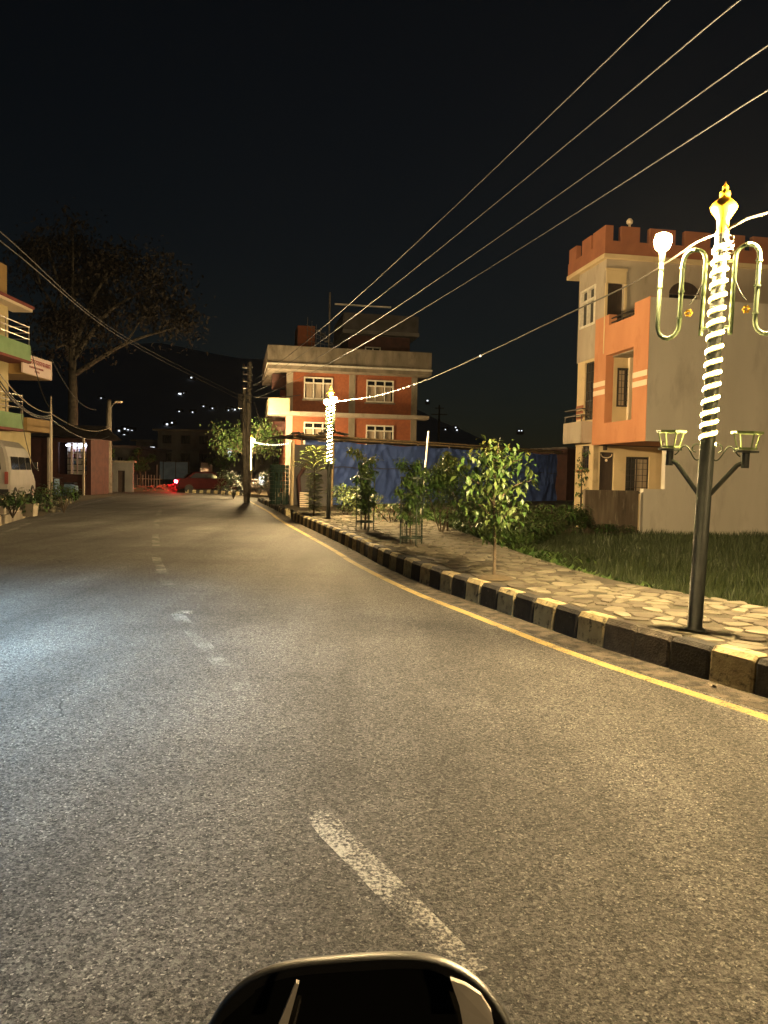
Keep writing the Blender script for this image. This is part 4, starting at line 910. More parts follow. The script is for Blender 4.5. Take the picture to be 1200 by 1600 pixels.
# verge weeds
wm = MB(); wm2 = MB()
for k in range(5200):
    y = random.uniform(9.5, 30); x0 = xat(INNER, y); x = x0 + abs(random.gauss(0, 0.45 if y > 13 else 0.16)) + 0.03
    a = random.uniform(0, 6.28); (wm if k % 3 else wm2).leaf((x, y, (0.20 if y > 15 else 0.05) + random.uniform(0, .10)), (math.cos(a) * .6, math.sin(a) * .6, random.uniform(.2, 1.3)), Vector((0, 0, 1)), random.uniform(.10, .22), 0.05)
tag(wm.build('verge_weeds', M_VERGE), 'low green weeds along the inner edge of the pavement', 'weeds', kind='stuff')
tag(wm2.build('verge_weeds_dark', M_LEAF[1]), 'darker weeds mixed along the inner edge of the pavement', 'weeds', kind='stuff')

# plants round the far lamp
c = dp(404, 768, 44.5); bush('red_shrub', 'rusty red shrub under the distant lamp post', (c.x, c.y, 0.2), 1.0, 0.8, 1.0, 500, 0.17, [M_LEAF[4]])
c = dp(365, 768, 43.5); bush('leafy_shrub', 'green shrub left of the twin utility poles', (c.x, c.y, 0.05), 1.0, 0.8, 1.6, 700, 0.18, [M_LEAF[1], M_LEAF[0]])
c = dp(420, 765, 43); bush('leafy_shrub', 'green shrub between twin utility poles and netted sapling', (c.x, c.y, 0.2), 0.7, 0.7, 1.5, 500, 0.18, [M_LEAF[1], M_LEAF[0]])
def tree(name, label, loc, h, crown_c, rx, rz_, n, L, mats, trunk_r, limbs, bark=M_BARK, group='trees beyond the road'):
    t = thing(name, label, 'tree', loc, 0, group)
    m = MB(); m.tube([(0, 0, -0.2), (0.1, 0, h * .3), (0.0, 0.1, h * .55)], [trunk_r, trunk_r * .8, trunk_r * .6], 9); m.build('trunk', bark, t, smooth=True)
    lobes = []
    for k, (dx, dy, dz) in enumerate(limbs):
        b = Vector((0, 0.08, h * (.42 + .12 * random.random()))); e = Vector((dx, dy, dz)); pth = crom([b, b.lerp(e, .5) + Vector((0, 0, .08 * h)) * random.uniform(-.3, 1), e], 0.5)
        m = MB(); m.tube(pth, [trunk_r * .45 * (1.05 - .9 * q / len(pth)) for q in range(len(pth))], 6); lo = m.build('limb', bark, t)
        for q in (0.55, 0.75):
            s = pth[int(len(pth) * q)]; e2 = s + Vector((random.uniform(-1, 1), random.uniform(-1, 1), random.uniform(.4, 1.4))) * h * .10
            MB().tube([s, s.lerp(e2, .5) + Vector((0, 0, .1)), e2], [trunk_r * .18, trunk_r * .12, trunk_r * .05], 5).build('twig', bark, lo); lobes.append((e2, .5))
        lobes.append((e, .8))
    for k in range(8): lobes.append((Vector(crown_c) + Vector((random.uniform(-.8, .8) * rx, random.uniform(-.6, .6) * rx, random.uniform(-.8, .8) * rz_)), .8))
    cm = [MB() for _ in mats]
    for k in range(n):
        c, s = random.choice(lobes); p = c + Vector((random.gauss(0, 1), random.gauss(0, 1), random.gauss(0, .7))) * (rx * .24 * s); a = random.uniform(0, 6.28)
        cm[random.randrange(len(mats))].leaf(p, (math.cos(a), math.sin(a), random.uniform(-1.2, .3)), Vector((0, 0, 1)), L * random.uniform(.6, 1.2), L * .45)
    for mb, mt in zip(cm, mats): mb.build('crown', mt, t)
    return t
tree('drooping_tree', 'drooping leafy tree lit by the distant lamp post', (-8.9, 50.6, 0), 5.2, (-.6, 0, 3.6), 2.1, 0.9, 2600, 0.26, [M_LEAF[1], M_LEAF[3]], 0.12, [(-2.0, .3, 3.4), (1.6, .2, 3.9), (-.8, .6, 4.3), (.8, -.8, 4.6), (-1.4, -.5, 2.9), (1.4, .6, 3.0)])
c = dp(112, 700, 52)
tree('old_tree', 'tall dark old tree with pale bare limbs behind the yellow building', (c.x, c.y, 0), 17.5, (2.5, 0, 13), 5.2, 3.6, 9000, 0.42, [M_LEAF[5]], 0.42,
     [(-1.2, -1, 16), (-2.8, 0, 14.5), (3.5, -.6, 15), (5.3, -.5, 13.5), (0.5, -1, 17), (7.2, 0, 11.2), (1.9, 0.5, 10.5), (-.8, -.6, 9.5)], M_BARKP)

# ------------------------------------------------------------------ left side: yellow building
yb = thing('yellow_building', 'yellow building with mint green balconies and red trim', 'building', (-15.6, 20.0, 0.1), 0)
m = MB(); m.box(-7, 0, 0, -0.05, 14.0, 3.0); m.build('ground_wall', M_YWALL, yb)
m = MB(); m.box(-7, 0, 3.0, 0, 11.9, 8.4); m.build('wall', M_YWALL, yb)
m = MB(); m.box(-7, 11.9, 3.0, -2.6, 14.2, 8.4); m.build('recessed_wall', M_DARKW, yb)
for (y0, y1) in ((12.3, 12.95), (10.6, 11.3), (8.0, 8.8)):
    m = MB(); m.box(-0.045, y0, 0, 0.0, y1, 2.3); m.build('door', M_DARKWOOD, yb)
m = MB(); m.box(-0.05, 12.0, 2.98, 0.72, 14.2, 3.52); m.build('lower_band', M_OCHRE, yb)
m = MB(); m.box(0.0, 0, 2.9, 0.86, 11.4, 3.0); m.build('floor_edge', M_REDB, yb)
m = MB(); m.box(0.74, 0, 3.0, 0.84, 11.4, 3.6); m.box(0.0, 11.3, 3.0, 0.74, 11.4, 3.6); m.build('balcony_front', M_GREEN, yb)
m = MB(); m.box(-2.6, 11.92, 5.3, 0.68, 14.3, 5.9); m.build('upper_band', M_OCHRE, yb)
m = MB(); m.box(0.0, 0, 5.72, 0.90, 12.0, 5.82); m.build('floor_edge', M_REDB, yb)
m = MB(); m.box(0.78, 0, 5.82, 0.88, 12.0, 6.46); m.box(0.0, 11.9, 5.82, 0.78, 12.0, 6.46); m.build('balcony_front', M_GREEN, yb)
m = MB(); m.box(0.10, 0, 6.46, 0.2, 9.5, 7.3); m.build('inner_balcony_wall', M_GREEN, yb)
for zz, y1 in ((6.46, 11.95), (3.6, 11.35)):
    m = MB()
    for k in range(3): m.tube([(0.83, 5, zz + .25 + .25 * k), (0.83, y1, zz + .25 + .25 * k)], 0.02, 5); m.tube([(0.83, y1, zz + .25 + .25 * k), (0.02, y1, zz + .25 + .25 * k)], 0.02, 5)
    for y in (6, 8, 10, y1): m.tube([(0.83, y, zz), (0.83, y, zz + .8)], 0.022, 5)
    m.build('balcony_railing', M_CHROME, yb)
m = MB(); m.box(-0.3, 8, 8.0, 0.55, 12.9, 8.12); m.build('eave_slab', M_PALE, yb)
m = MB(); m.box(-0.3, 8, 8.12, 0.60, 12.95, 8.24); m.build('eave_edge', M_REDB, yb)
m = MB(); m.box(-7, 0, 8.42, 0.1, 11.6, 9.6); m.build('roof_parapet', M_OCHRE, yb)
for z in (3.7, 6.6):
    for y in (2.0, 6.0, 9.6): window(yb, (0.03, y, z), Y, X, 0, 0, 1.1, 1.6, 2, 0, M_GRILLE, 0.0, 0.06)
sg = thing('sign_board', 'pale pink sign board with red lettering on the yellow building', 'sign', (-14.88, 31.55, 5.42), R(90))
m = MB(); m.box(0, -0.04, 0, 2.75, 0.03, 0.80); m.build('panel', M_SIGN, sg)
# the red lettering is too small to read: rows of headline-topped strokes as they show on the board
tr_ = random.Random(5)
for x0, x1, z, h in ((0.55, 2.6, 0.44, 0.20), (0.55, 1.9, 0.27, 0.085), (1.05, 1.5, 0.12, 0.085)):
    m = MB(); x = x0
    while x < x1 - .05:
        w = h * tr_.uniform(.55, .95); xe = min(x + w, x1)
        m.box(x, -0.047, z + h * .80, xe - h * .06, -0.041, z + h)                               # headline
        m.box(xe - h * .28, -0.047, z, xe - h * .12, -0.041, z + h * .79)                         # upright
        q = [(x + w * .40 + h * .20 * math.cos(t), -0.044, z + h * .42 + h * .22 * math.sin(t)) for t in [R(40 * k + 60) for k in range(tr_.choice((6, 8)))]]
        m.tube(q, h * .06, 4); x += w + (h * .25 if tr_.random() < .2 else 0)
    m.build('lettering', M_SIGNR, sg)

# parked van, tail towards the camera
vn = thing('van', 'grey high-roof van parked beside the yellow building', 'van', (-13.15, 25.0, 0.24), R(14))
prof = [(-0.85, 0.35), (-0.87, 0.7), (-0.86, 1.15), (-0.80, 1.62), (-0.72, 1.98), (-0.5, 2.2), (0, 2.26)]
prof = prof + [(-x, z) for x, z in prof[-2::-1]]
def sec(y, sx, sz): return [(x * sx, y, 0.35 + (z - 0.35) * sz) for x, z in prof]
m = MB(); m.loft([sec(-0.02, .93, .96), sec(0.10, 1, 1), sec(3.2, 1, 1), sec(3.75, .98, .93), sec(4.25, .95, .56), sec(4.75, .9, .50), sec(4.85, .84, .45)]); vb = m.build('body', M_VAN, vn, smooth=False)
m = MB(); m.poly([(-0.62, -0.03, 1.22), (0.62, -0.03, 1.22), (0.56, 0.035, 1.72), (-0.56, 0.035, 1.72)]); m.v = [(x, y - 0.02, z) for x, y, z in m.v]; m.build('rear_window', M_GLASS, vn)
for s in (1, -1):
    for (y0, y1) in ((0.4, 1.5), (1.6, 2.6), (2.72, 3.5)):
        m = MB(); m.poly([(s * 0.868, y0, 1.22), (s * 0.868, y1, 1.22), (s * 0.822, y1 - .05, 1.66), (s * 0.822, y0 + .03, 1.66)]); m.build('side_window', M_GLASS, vn)
    for y in (0.85, 3.75):
        m = MB(); rings = [[(s * xx, y + rr * math.cos(2 * math.pi * k / 18), 0.33 + rr * math.sin(2 * math.pi * k / 18)) for k in range(18)] for xx, rr in ((0.66, .3), (.68, .33), (.85, .33), (.88, .29), (.87, .2))]; m.loft(rings); w = m.build('wheel', M_RUB, vn)
        m = MB(); m.loft([[(s * xx, y + rr * math.cos(2 * math.pi * k / 14), 0.33 + rr * math.sin(2 * math.pi * k / 14)) for k in range(14)] for xx, rr in ((0.86, .19), (.885, .18), (.875, .05))]); m.build('rim', M_CHROME, w)
    m = MB(); m.box(s * 0.78 - .05, -0.05, 0.75, s * 0.78 + .05, 0.02, 1.15); m.build('tail_light', M_REDB, vn)
    m = MB(); m.box(s * 0.98 - .08, 3.62, 1.25, s * 0.98 + .08, 3.70, 1.5); m.build('mirror', M_BLACKP, vn)
m = MB(); m.box(-0.86, -0.12, 0.35, 0.86, -0.01, 0.58); m.build('bumper', M_BLACKP, vn)
m = MB(); m.box(-0.3, -0.06, 0.82, 0.3, -0.03, 0.95); m.build('number_plate', M_PALE, vn)

# planters and plants along the left pavement
for i, (px, py, D, h, lb) in enumerate(((20, 790, 20.5, 0.75, 'dark potted shrub on the left pavement beside the van'), (52, 790, 21.8, 0.8, 'dark shrub above the square planter box'), (100, 780, 26.5, 1.05, 'dark green bush between the slim pole and the shop'))):
    c = dp(px, py, D); bush('potted_shrub', lb, (c.x, c.y, 0.24 if i < 2 else 0.05), 0.65, 0.5, h, 700, 0.13, [M_LEAF[1], M_LEAF[3]], 'plants on the left pavement')
c = dp(47, 790, 20.6)
m = MB(); m.loft([[(x * s, y * s, z) for x, y in ((-.16, -.16), (.16, -.16), (.16, .16), (-.16, .16))] for s, z in ((.85, 0), (1, .30), (1.08, .30), (1.08, .34), (.9, .34), (.85, .28))]); o = m.build('planter_box', M_CONC); o.location = (c.x, c.y, 0.24); tag(o, 'square concrete planter box on the left pavement', 'planter')
m = MB(); c = dp(8, 775, 22.0); m.bbox(-0.8, -0.2, 0, 0.8, 0.2, 0.22, 0.03); o = m.build('kerb_bench', M_PALEG); o.location = (c.x, c.y, 0.24); o.rotation_euler.z = R(102); tag(o, 'pale low concrete ledge beside the planter box', 'ledge')
for px, py, D, lb in ((8, 775, 22.0, 'pink and white bag on the pale ledge'), (18, 776, 22.3, 'small white bundle on the pale ledge')):
    c = dp(px, py, D); m = MB(); n0 = 10; m.loft([[(r * math.cos(2 * math.pi * k / n0) * (1 + .2 * math.sin(3 * k)), r * .7 * math.sin(2 * math.pi * k / n0), z) for k in range(n0)] for r, z in ((.10, 0), (.15, .04), (.13, .09), (.07, .13), (.02, .14))]); o = m.build('bag', M_CONC, smooth=True); o.location = (c.x, c.y, 0.46); tag(o, lb, 'bag')
# ring of loose stones
rs = thing('stone_heap', 'heap of pale broken stones at the left road edge', 'stones', (*gp(72, 800, 0.0).xy, 0.0))
for k in range(26):
    m = MB(); r = random.uniform(.06, .15); m.ball((random.uniform(-.55, .55), random.uniform(-.35, .35), r * .5 + random.uniform(0, .18)), r, 6, 4, .8); m.v = [(x + random.uniform(-.02, .02), y + random.uniform(-.02, .02), z) for x, y, z in m.v]; m.build('stone', random.choice(M_STONE), rs)
# slim pole and street pole with lamp
c = dp(80, 760, 27.5); m = MB(); m.tube([(0, 0, -0.2), (0, 0, 2.9), (0.0, 0, 4.05)], [0.055, 0.05, 0.02], 8); o = m.build('slim_pole', M_PALEG, smooth=True); o.location = (c.x, c.y, 0.05); tag(o, 'slim pale pole standing before the yellow building', 'pole')
SP = gp(168, 770)
sp = thing('street_pole', 'weathered concrete pole with lamp arm at the left road edge', 'utility pole', (SP.x, SP.y, 0))
m = MB(); m.tube([(0, 0, -0.2), (0.1, 0, 6.0)], [0.30, 0.14], 10); m.build('pole', M_POLE, sp, smooth=True)
m = MB(); m.tube([(0.1, 0, 5.3), (0.4, -.1, 5.75), (0.75, -.2, 5.85)], 0.035, 6); ar = m.build('lamp_arm', M_POLE, sp)
m = MB(); m.bbox(0.55, -.34, 5.80, 1.0, -.1, 5.92, .03); m.build('lamp_head', M_PALE, ar)
for z in (4.0, 3.4, 3.0): m = MB(); m.box(-.28, -.3, z, -.06 + .3, -.22, z + .28); m.build('meter_box', M_POLE, sp)
m = MB()
for k in range(8): m.tube([(.22 * math.cos(q + k), -.15 + .2 * math.sin(q + k), 3.2 + .15 * k * .4 + .1 * q) for q in range(7)], 0.03, 4)
m.build('cable_tangle', M_CABLE, sp)
slim = dp(80, 648, 27.5)
sp2 = dp(172, 668, 46.5)
wl_ = [(dp(0, 585, 20), dp(80, 645, 27.4)), (dp(0, 603, 20), dp(80, 652, 27.4)), (dp(0, 596, 20), dp(80, 648, 27.4)), (dp(80, 646, 27.6), sp2), (dp(80, 655, 27.6), sp2 - Vector((0, 0, .5))), (dp(48, 540, 31), dp(82, 640, 27.6)), (dp(32, 640, 30.5), dp(60, 735, 27)), (dp(80, 560, 34.3), dp(150, 640, 44))]
wlab = ['topmost pale cable in the bundle reaching the slim pole', 'lowest black cable in the bundle reaching the slim pole', 'middle black cable in the bundle reaching the slim pole', 'pale upper cable from the slim pole to the street pole', 'lower black cable from the slim pole to the street pole', 'black cable dropping from the upper green balcony to the slim pole', 'pale cable hanging from the lower green balcony to the van roof', 'black cable running from the sign board to the old tree']
for k, (a, b) in enumerate(wl_): wire(sagline(a, b, 0.25 + .05 * k), 0.016, M_CABLE if k % 3 else M_POLE, wlab[k], 'sagging cables on the left side')

# shop house with the bright doorway
so = dp(98, 740, 44.0); SHX = so.x
shp = thing('shop_house', 'low dark house with a brightly lit white shop front', 'shop', (SHX - 4.3, 44.0, 0.05), R(-2))
m = MB(); wall(m, (0, 0, 0), X, -Y, 6.0, 3.2, 0.2, [(4.1, 1.15, 5.75, 2.95)]); m.box(0, .2, 0, .2, 2.6, 3.2); m.box(5.8, .2, 0, 6, 2.6, 3.2); m.box(.2, 2.4, 0, 5.8, 2.6, 3.2); m.box(.2, .2, 0, 5.8, 2.4, .1); m.build('wall', M_SHED, shp)
m = MB(); m.poly([(-.4, -.9, 3.25), (6.6, -.9, 3.25), (6.3, 1.2, 4.0), (-.1, 1.2, 4.0)]); m.poly([(6.6, 3.2, 3.25), (-.4, 3.2, 3.25), (-.1, 1.2, 4.0), (6.3, 1.2, 4.0)]); m.poly([(-.4, 3.2, 3.2), (6.6, 3.2, 3.2), (6.6, -.9, 3.2), (-.4, -.9, 3.2)]); m.build('roof', M_TIN, shp)
m = MB(); m.box(4.15, .9, 2.78, 5.7, 1.0, 2.88); m.build('tube_light', M_SHOP, shp)
m = MB(); m.box(4.05, 1.3, 1.0, 5.79, 1.36, 3.0); m.build('back_wall', M_WHITE, shp)
m = MB(); m.box(4.6, .5, 1.15, 4.72, .6, 2.95); m.box(4.95, .5, 1.15, 5.01, .56, 2.95); m.build('door_post', M_SIGN, shp)
for k in range(4): m = MB(); m.box(4.12, 1.0, 1.35 + .36 * k, 5.75, 1.28, 1.39 + .36 * k); m.build('shelf', M_DARKWOOD, shp)
for k in range(22):
    m = MB(); x = 4.2 + random.random() * 1.5; z = 1.39 + .36 * random.randrange(4); m.box(x, 1.05, z, x + random.uniform(.06, .16), 1.2, z + random.uniform(.12, .28)); m.build('shop_goods', random.choice((M_SIGN, M_BLUEP, M_VERGE, M_REDB, M_OCHRE)), shp)
m = MB(); m.box(3.9, -.9, .0, 4.0, -.8, 3.2); m.build('porch_post', M_PALEG, shp); m = MB(); m.box(5.9, -.9, 0, 6.0, -.8, 3.2); m.build('porch_post', M_PALEG, shp)
c = dp(143, 760, 45.5); m = MB(); m.bbox(-.36, -.3, 0, .36, .3, 1.15, .03); o = m.build('cabinet', M_CONC); 
o.location = (c.x, c.y, 0.03); tag(o, 'pale grey utility cabinet beside the lit shop', 'cabinet')
MB().box(0.18, -.312, .02, .22, -.298, 1.12).build('door_edge', M_WHITE, o)
# blue lit motorbike before the shop is only a glint: small scooter
scx = dp(100, 745, 36); sct = thing('scooter', 'small blue scooter parked in front of the lit shop', 'scooter', (scx.x, scx.y, 0.03), R(70))
m = MB()
for y in (-.6, .6): m.loft([[(xx, y + rr * math.cos(2 * math.pi * k / 14), .24 + rr * math.sin(2 * math.pi * k / 14)) for k in range(14)] for xx, rr in ((-.05, .18), (-.05, .24), (.05, .24), (.05, .18))]);
m.build('wheel', M_RUB, sct)
m = MB(); m.loft([[(-.12, -.75, .45), (.12, -.75, .45), (.14, -.7, .7), (-.14, -.7, .7)], [(-.18, -.2, .35), (.18, -.2, .35), (.18, -.2, .78), (-.18, -.2, .78)], [(-.16, 0, .22), (.16, 0, .22), (.16, .0, .34), (-.16, .0, .34)], [(-.16, .35, .22), (.16, .35, .22), (.16, .38, .34), (-.16, .38, .34)], [(-.2, .5, .3), (.2, .5, .3), (.16, .42, 1.0), (-.16, .42, 1.0)]]); m.build('body', M_BLUEP, sct)
m = MB(); m.bbox(-.14, -.7, .78, .14, -.05, .86, .03); m.build('seat', M_RUB, sct)
m = MB(); m.tube([(-.32, .38, 1.06), (0, .42, 1.03), (.32, .38, 1.06)], .02, 6); m.build('handlebar', M_BLACKP, sct)

# gate house, dark blocks, fence panels further on
def block(label, px0, px1, ytop, D, floors, mat, dep=8, lit=(), base=0.0, cols=4, ang=0, hide=0):
    a = dp(px0, 760, D); b = dp(px1, 760, D); top = dp((px0 + px1) / 2, ytop, D).z; w = b.x - a.x; h = top - base
    t = thing('dark_house', label, 'house', (a.x, D, base), R(ang), 'dim houses beyond the junction')
    fh = h / floors; ops = []
    for f in range(floors):
        for c in range(cols): x = w * (c + .25) / cols; ops.append((x, fh * f + fh * .32, x + w * .5 / cols, fh * f + fh * .78))
    m = MB(); wall(m, (0, 0, 0), X, -Y, w, h, .25, ops); m.box(0, .25, 0, .25, dep, h); m.box(w - .25, .25, 0, w, dep, h); m.box(.25, dep - .2, 0, w - .25, dep, h); m.build('wall', mat, t)
    for k, op in enumerate(ops):
        f = window(t, (0, 0, 0), X, -Y, *op, cols=2, transom=0, fm=M_GRILLE, dep=.08, fw=.06)
        if k in lit: mb = MB(); mb.box(op[0] + .05, .04, op[1] + .05, op[2] - .05, .07, op[3] - .05); mb.build('lit_pane', M_LITW, f)
    m = MB(); m.box(-.4, -.5, h, w + .4, dep + .3, h + .18); m.build('roof', M_CONC if mat is M_DARKB else M_TIN, t)
    for f in range(1, floors): m = MB(); m.box(-.2, -.35, fh * f - .1, w + .2, -.003, fh * f + .08); m.build('floor_band', M_DARKB, t)
    return t
block('dim three-storey block beyond the junction with banded floors', 246, 332, 674, 78, 3, M_DARKB, cols=3)
block('dim low house between street pole and banded block', 178, 214, 700, 60, 1, M_DARKW, cols=2)
block('dim house with a small lit window beside the banded block', 212, 246, 690, 84, 2, M_DARKW, cols=2, lit=(3,))
block('dim house behind the twin utility poles with bluish lit panes', 335, 380, 692, 70, 2, M_DARKB, cols=3, lit=(4,))
block('dim pale house behind the distant lamp post', 398, 440, 705, 60, 2, M_DARKB, cols=2, lit=(0,))
fp = thing('panel_fence', 'blue sheet metal fence panels before the banded block', 'fence', (*dp(236, 760, 66).xy, 0), R(4))
for k in range(5):
    if k == 3: continue
    m = MB(); m.box(1.05 * k, 0, .75, 1.05 * k + .98, .05, 2.25); m.build('panel', M_BLUEP if k < 4 else M_WHITE, fp)
for k in range(6): m = MB(); m.tube([(1.05 * k - .03, .1, 0), (1.05 * k - .03, .1, 2.4)], .05, 6); m.build('post', M_GRILLE, fp)
pf = thing('picket_fence', 'white picket fence beyond the junction', 'fence', (*dp(205, 765, 60).xy, 0), 0)
for k in range(11): m = MB(); m.box(.22 * k, 0, 0, .22 * k + .05, .04, 1.15 + (.8 if k in (5, 9) else 0)); m.build('picket', M_PALEG, pf)
m = MB(); m.box(-.05, .045, .8, 2.4, .08, .86); m.build('rail', M_PALEG, pf)
c = dp(188, 765, 52); gh = thing('gate_arch', 'pale plastered gate doorway beyond the street pole', 'gate', (c.x, c.y, 0), 0)
m = MB(); wall(m, (-.55, 0, 0), X, -Y, 1.4, 2.0, .2, [(.35, 0, .85, 1.45)]); m.build('wall', M_DARKB, gh); m = MB(); m.box(-.65, -.1, 2.0, 1.0, .3, 2.12); m.build('cap', M_CONC, gh); m = MB(); m.box(-.2, .12, 0, .3, .16, 1.45); m.build('door', M_DARKWOOD, gh)
for px, D, h, lb in ((218, 58, 3.0, 'dark tree beside the picket fence'), (345, 66, 3.4, 'dim tree between banded block and twin poles'), (150, 54, 3.2, 'dark tree behind the lit shop')):
    c = dp(px, 750, D); tree('dark_tree', lb, (c.x, c.y, 0), h, (0, 0, h * .7), h * .3, h * .2, 900, .3, [M_LEAF[3], M_LEAF[1]], .1, [(-.8, 0, h * .7), (.8, .2, h * .8), (0, -.5, h * .95)])
c = dp(685, 700, 85); pt = thing('distant_pole', 'dark distant power pole with crossarm above the tarpaulin', 'utility pole', (c.x, c.y, 0))
m = MB(); m.tube([(0, 0, 0), (0, 0, 9.3)], [.16, .1], 8); m.build('pole', M_GRILLE, pt); m = MB(); m.box(-.9, -.05, 8.2, .9, .05, 8.32); m.box(-.5, -.05, 8.9, .5, .05, 9.0); m.build('crossarm', M_GRILLE, pt)

# red car, rubble bank and striped kerb at the junction
c = dp(322, 770, 54.2); rc = thing('red_car', 'dark red car with a roof box and glowing tail lights beyond the junction', 'car', (c.x, c.y, 0.0), R(20))
cp_ = [(-2.0, .3), (-2.05, .75), (-1.85, .98), (-1.45, 1.02), (-1.0, 1.46), (.35, 1.50), (1.05, 1.02), (1.9, .88), (2.05, .6), (2.0, .3)]
m = MB(); m.loft([[(x, s * yy, z if z < 1.1 else z) for x, z in [(px_ * (1 if pz < 1.1 else sc), pz) for px_, pz in cp_]] for s, yy, sc in ((1, -.80, .86), (1, -.72 - .08, .88), (1, -.6, .98), (1, .6, .98), (1, .80, .88), (1, .82, .86))]); m.build('body', M_RED, rc)
for s in (-1, 1):
    m = MB(); m.poly([(-1.25, s * .83, 1.04), (.85, s * .83, 1.04), (.3, s * .80, 1.38), (-.85, s * .80, 1.38)][::s]); m.build('side_window', M_GLASS, rc)
    for x in (-1.25, 1.25):
        m = MB(); m.loft([[(x + rr * math.cos(2 * math.pi * k / 16), s * yy, .3 + rr * math.sin(2 * math.pi * k / 16)) for k in range(16)] for yy, rr in ((.68, .25), (.68, .3), (.86, .3), (.87, .2), (.85, .05))]); m.build('wheel', M_RUB, rc)
    m = MB(); m.box(-2.10, s * .62 - .12, .68, -2.02, s * .62 + .12, .86); m.build('tail_light', M_TAIL, rc)
m = MB(); m.poly([(-1.5, -.6, 1.06), (-1.06, -.55, 1.42), (-1.06, .55, 1.42), (-1.5, .6, 1.06)]); m.v = [(x - .03, y, z + .02) for x, y, z in m.v]; m.build('rear_window', M_GLASS, rc)
m = MB(); m.bbox(-.45, -.28, 1.52, .15, .28, 1.74, .05); m.build('roof_box', M_SIGN, rc)
rb = thing('rubble_bank', 'long heap of broken bricks glowing red beyond the junction', 'rubble', (*dp(262, 768, 53.6).xy, 0.0))
bmesh_b = [MB().box(-.11, -.055, -.035, .11, .055, .035).mesh('brick', M_BRK)]
for k in range(260):
    x = random.uniform(-4.2, 2.9); hh = .62 * (1 - .35 * abs(math.sin(x * 1.1))); z = random.uniform(0.03, hh)
    o = link('brick', bmesh_b[0], rb, (x, random.uniform(-.1, .9) * (1 - z) , z)); o.rotation_euler = (random.uniform(-.6, .6), random.uniform(-.6, .6), random.uniform(0, 3.1))
m = MB(); NXr = 30
for i in range(NXr):
    x0, x1 = -4.4 + 7.4 * i / NXr, -4.4 + 7.4 * (i + 1) / NXr; f_ = lambda x: .55 * (1 - .35 * abs(math.sin(x * 1.1)))
    m.quad((x0, -.25, 0), (x1, -.25, 0), (x1, .35, f_(x1)), (x0, .35, f_(x0))); m.quad((x0, .35, f_(x0)), (x1, .35, f_(x1)), (x1, 1.2, 0), (x0, 1.2, 0))
m.build('soil_core', M_SOIL, rb)
fk = struct(MB().build('far_kerb', M_KC))
for k in range(16):
    p = dp(292 + 5.4 * k, 773 + .25 * k + (max(0, k - 9) ** 1.4) * .45, 1); D = 52.9 - .30 * max(0, k - 6) * 1.2; q = dp(292 + 5.6 * k, 770, D)
    link('kerb_stone', kmesh[k % 6][k % 2], fk, (q.x, q.y, -.02), R(90 + max(0, k - 8) * -4)).scale = (1, .62, .9)
# lit houses on the far hillside
spots = [(281, 616, 1.6), (286, 615, .9), (299, 590, .8), (280, 643, .6), (301, 644, .6), (318, 635, .6), (332, 638, .6), (358, 638, .9), (362, 640, .9), (367, 640, .8), (373, 639, 1.2), (357, 641, .5), (261, 663, 1.0), (268, 661, 1.2), (186, 673, .9), (190, 676, 1), (195, 670, .9), (200, 672, .9), (206, 673, .8), (194, 680, 1), (158, 622, .5), (712, 668, .7), (714, 672, .7), (811, 673, .6), (815, 673, .6), (668, 626, .8), (696, 671, .5)]
for px, py, s in spots:
    D = 425.0
    while D < 900:
        c = dp(px, py, D)
        if hill_z(math.hypot(c.x, c.y), math.degrees(math.atan2(c.x, c.y))) >= c.z - 1: break
        D += 4
    s *= D / 470
    t = thing('hillside_house', 'tiny lit house on the dark far hillside', 'house', (c.x, c.y, c.z - 1.4), 0, 'lit houses on the far hillside')
    m = MB(); m.box(-2.4, 0, -3, 2.4, 4, 2.2); m.build('wall', M_DARKW, t); m = MB(); m.poly([(-2.7, -.3, 2.2), (2.7, -.3, 2.2), (2.2, 2, 3.4), (-2.2, 2, 3.4)]); m.build('roof', M_TIN, t)
    m = MB(); m.box(-.55 * s, -.15, 1.4 - .45 * s, .55 * s, -.01, 1.4 + .45 * s); m.build('lit_window', M_LITW, t)

gr = MB()
for k in range(900):
    i = random.randrange(len(KERB) - 1); p = KERB[i].lerp(KERB[i + 1], random.random())
    if not 4 < p.y < 22: continue
    o_ = -abs(random.gauss(0.02, 0.16)) - 0.03 if random.random() < .75 else -random.uniform(.3, 6); q = offset([KERB[i], KERB[i + 1]], o_)[0]; r = random.uniform(.004, .011) * (1 if o_ > -.4 else .8)
    n0 = len(gr.v); x, y = q.x + random.uniform(-.2, .2) * .3, q.y + random.uniform(-.2, .2)
    gr.v += [(x + r * math.cos(t), y + r * math.sin(t) * .8, .001) for t in (0, 1.3, 2.6, 3.9, 5.1)] + [(x + r * .2, y, r * .9)]; gr.f += [(n0 + j, n0 + (j + 1) % 5, n0 + 5) for j in range(5)]
tag(gr.build('loose_grit', M_STONE[2]), 'loose grit and small pebbles scattered along the gutter', 'grit', kind='stuff')
# small litter in the gutter
for px, py in ((1108, 1072), (541, 858), (548, 860)):
    c = gp(px, py, .01); m = MB(); m.leaf((0, 0, .004), (1, .2, .15), Vector((0, 0, 1)), .07, .05); m.leaf((.02, .01, .006), (-.4, .8, .5), Vector((0, 0, 1)), .05, .04); m.leaf((.03, .0, .004), (.2, -.8, .6), Vector((0, 0, 1)), .05, .05); o = m.build('litter_scrap', M_CONC); o.location = (c.x, c.y, .006); tag(o, 'crumpled pale scrap in the gutter near the closest lamp post' if px > 1000 else 'small pale scrap in the gutter near the ringed guard', 'litter', 'scraps of litter in the gutter')

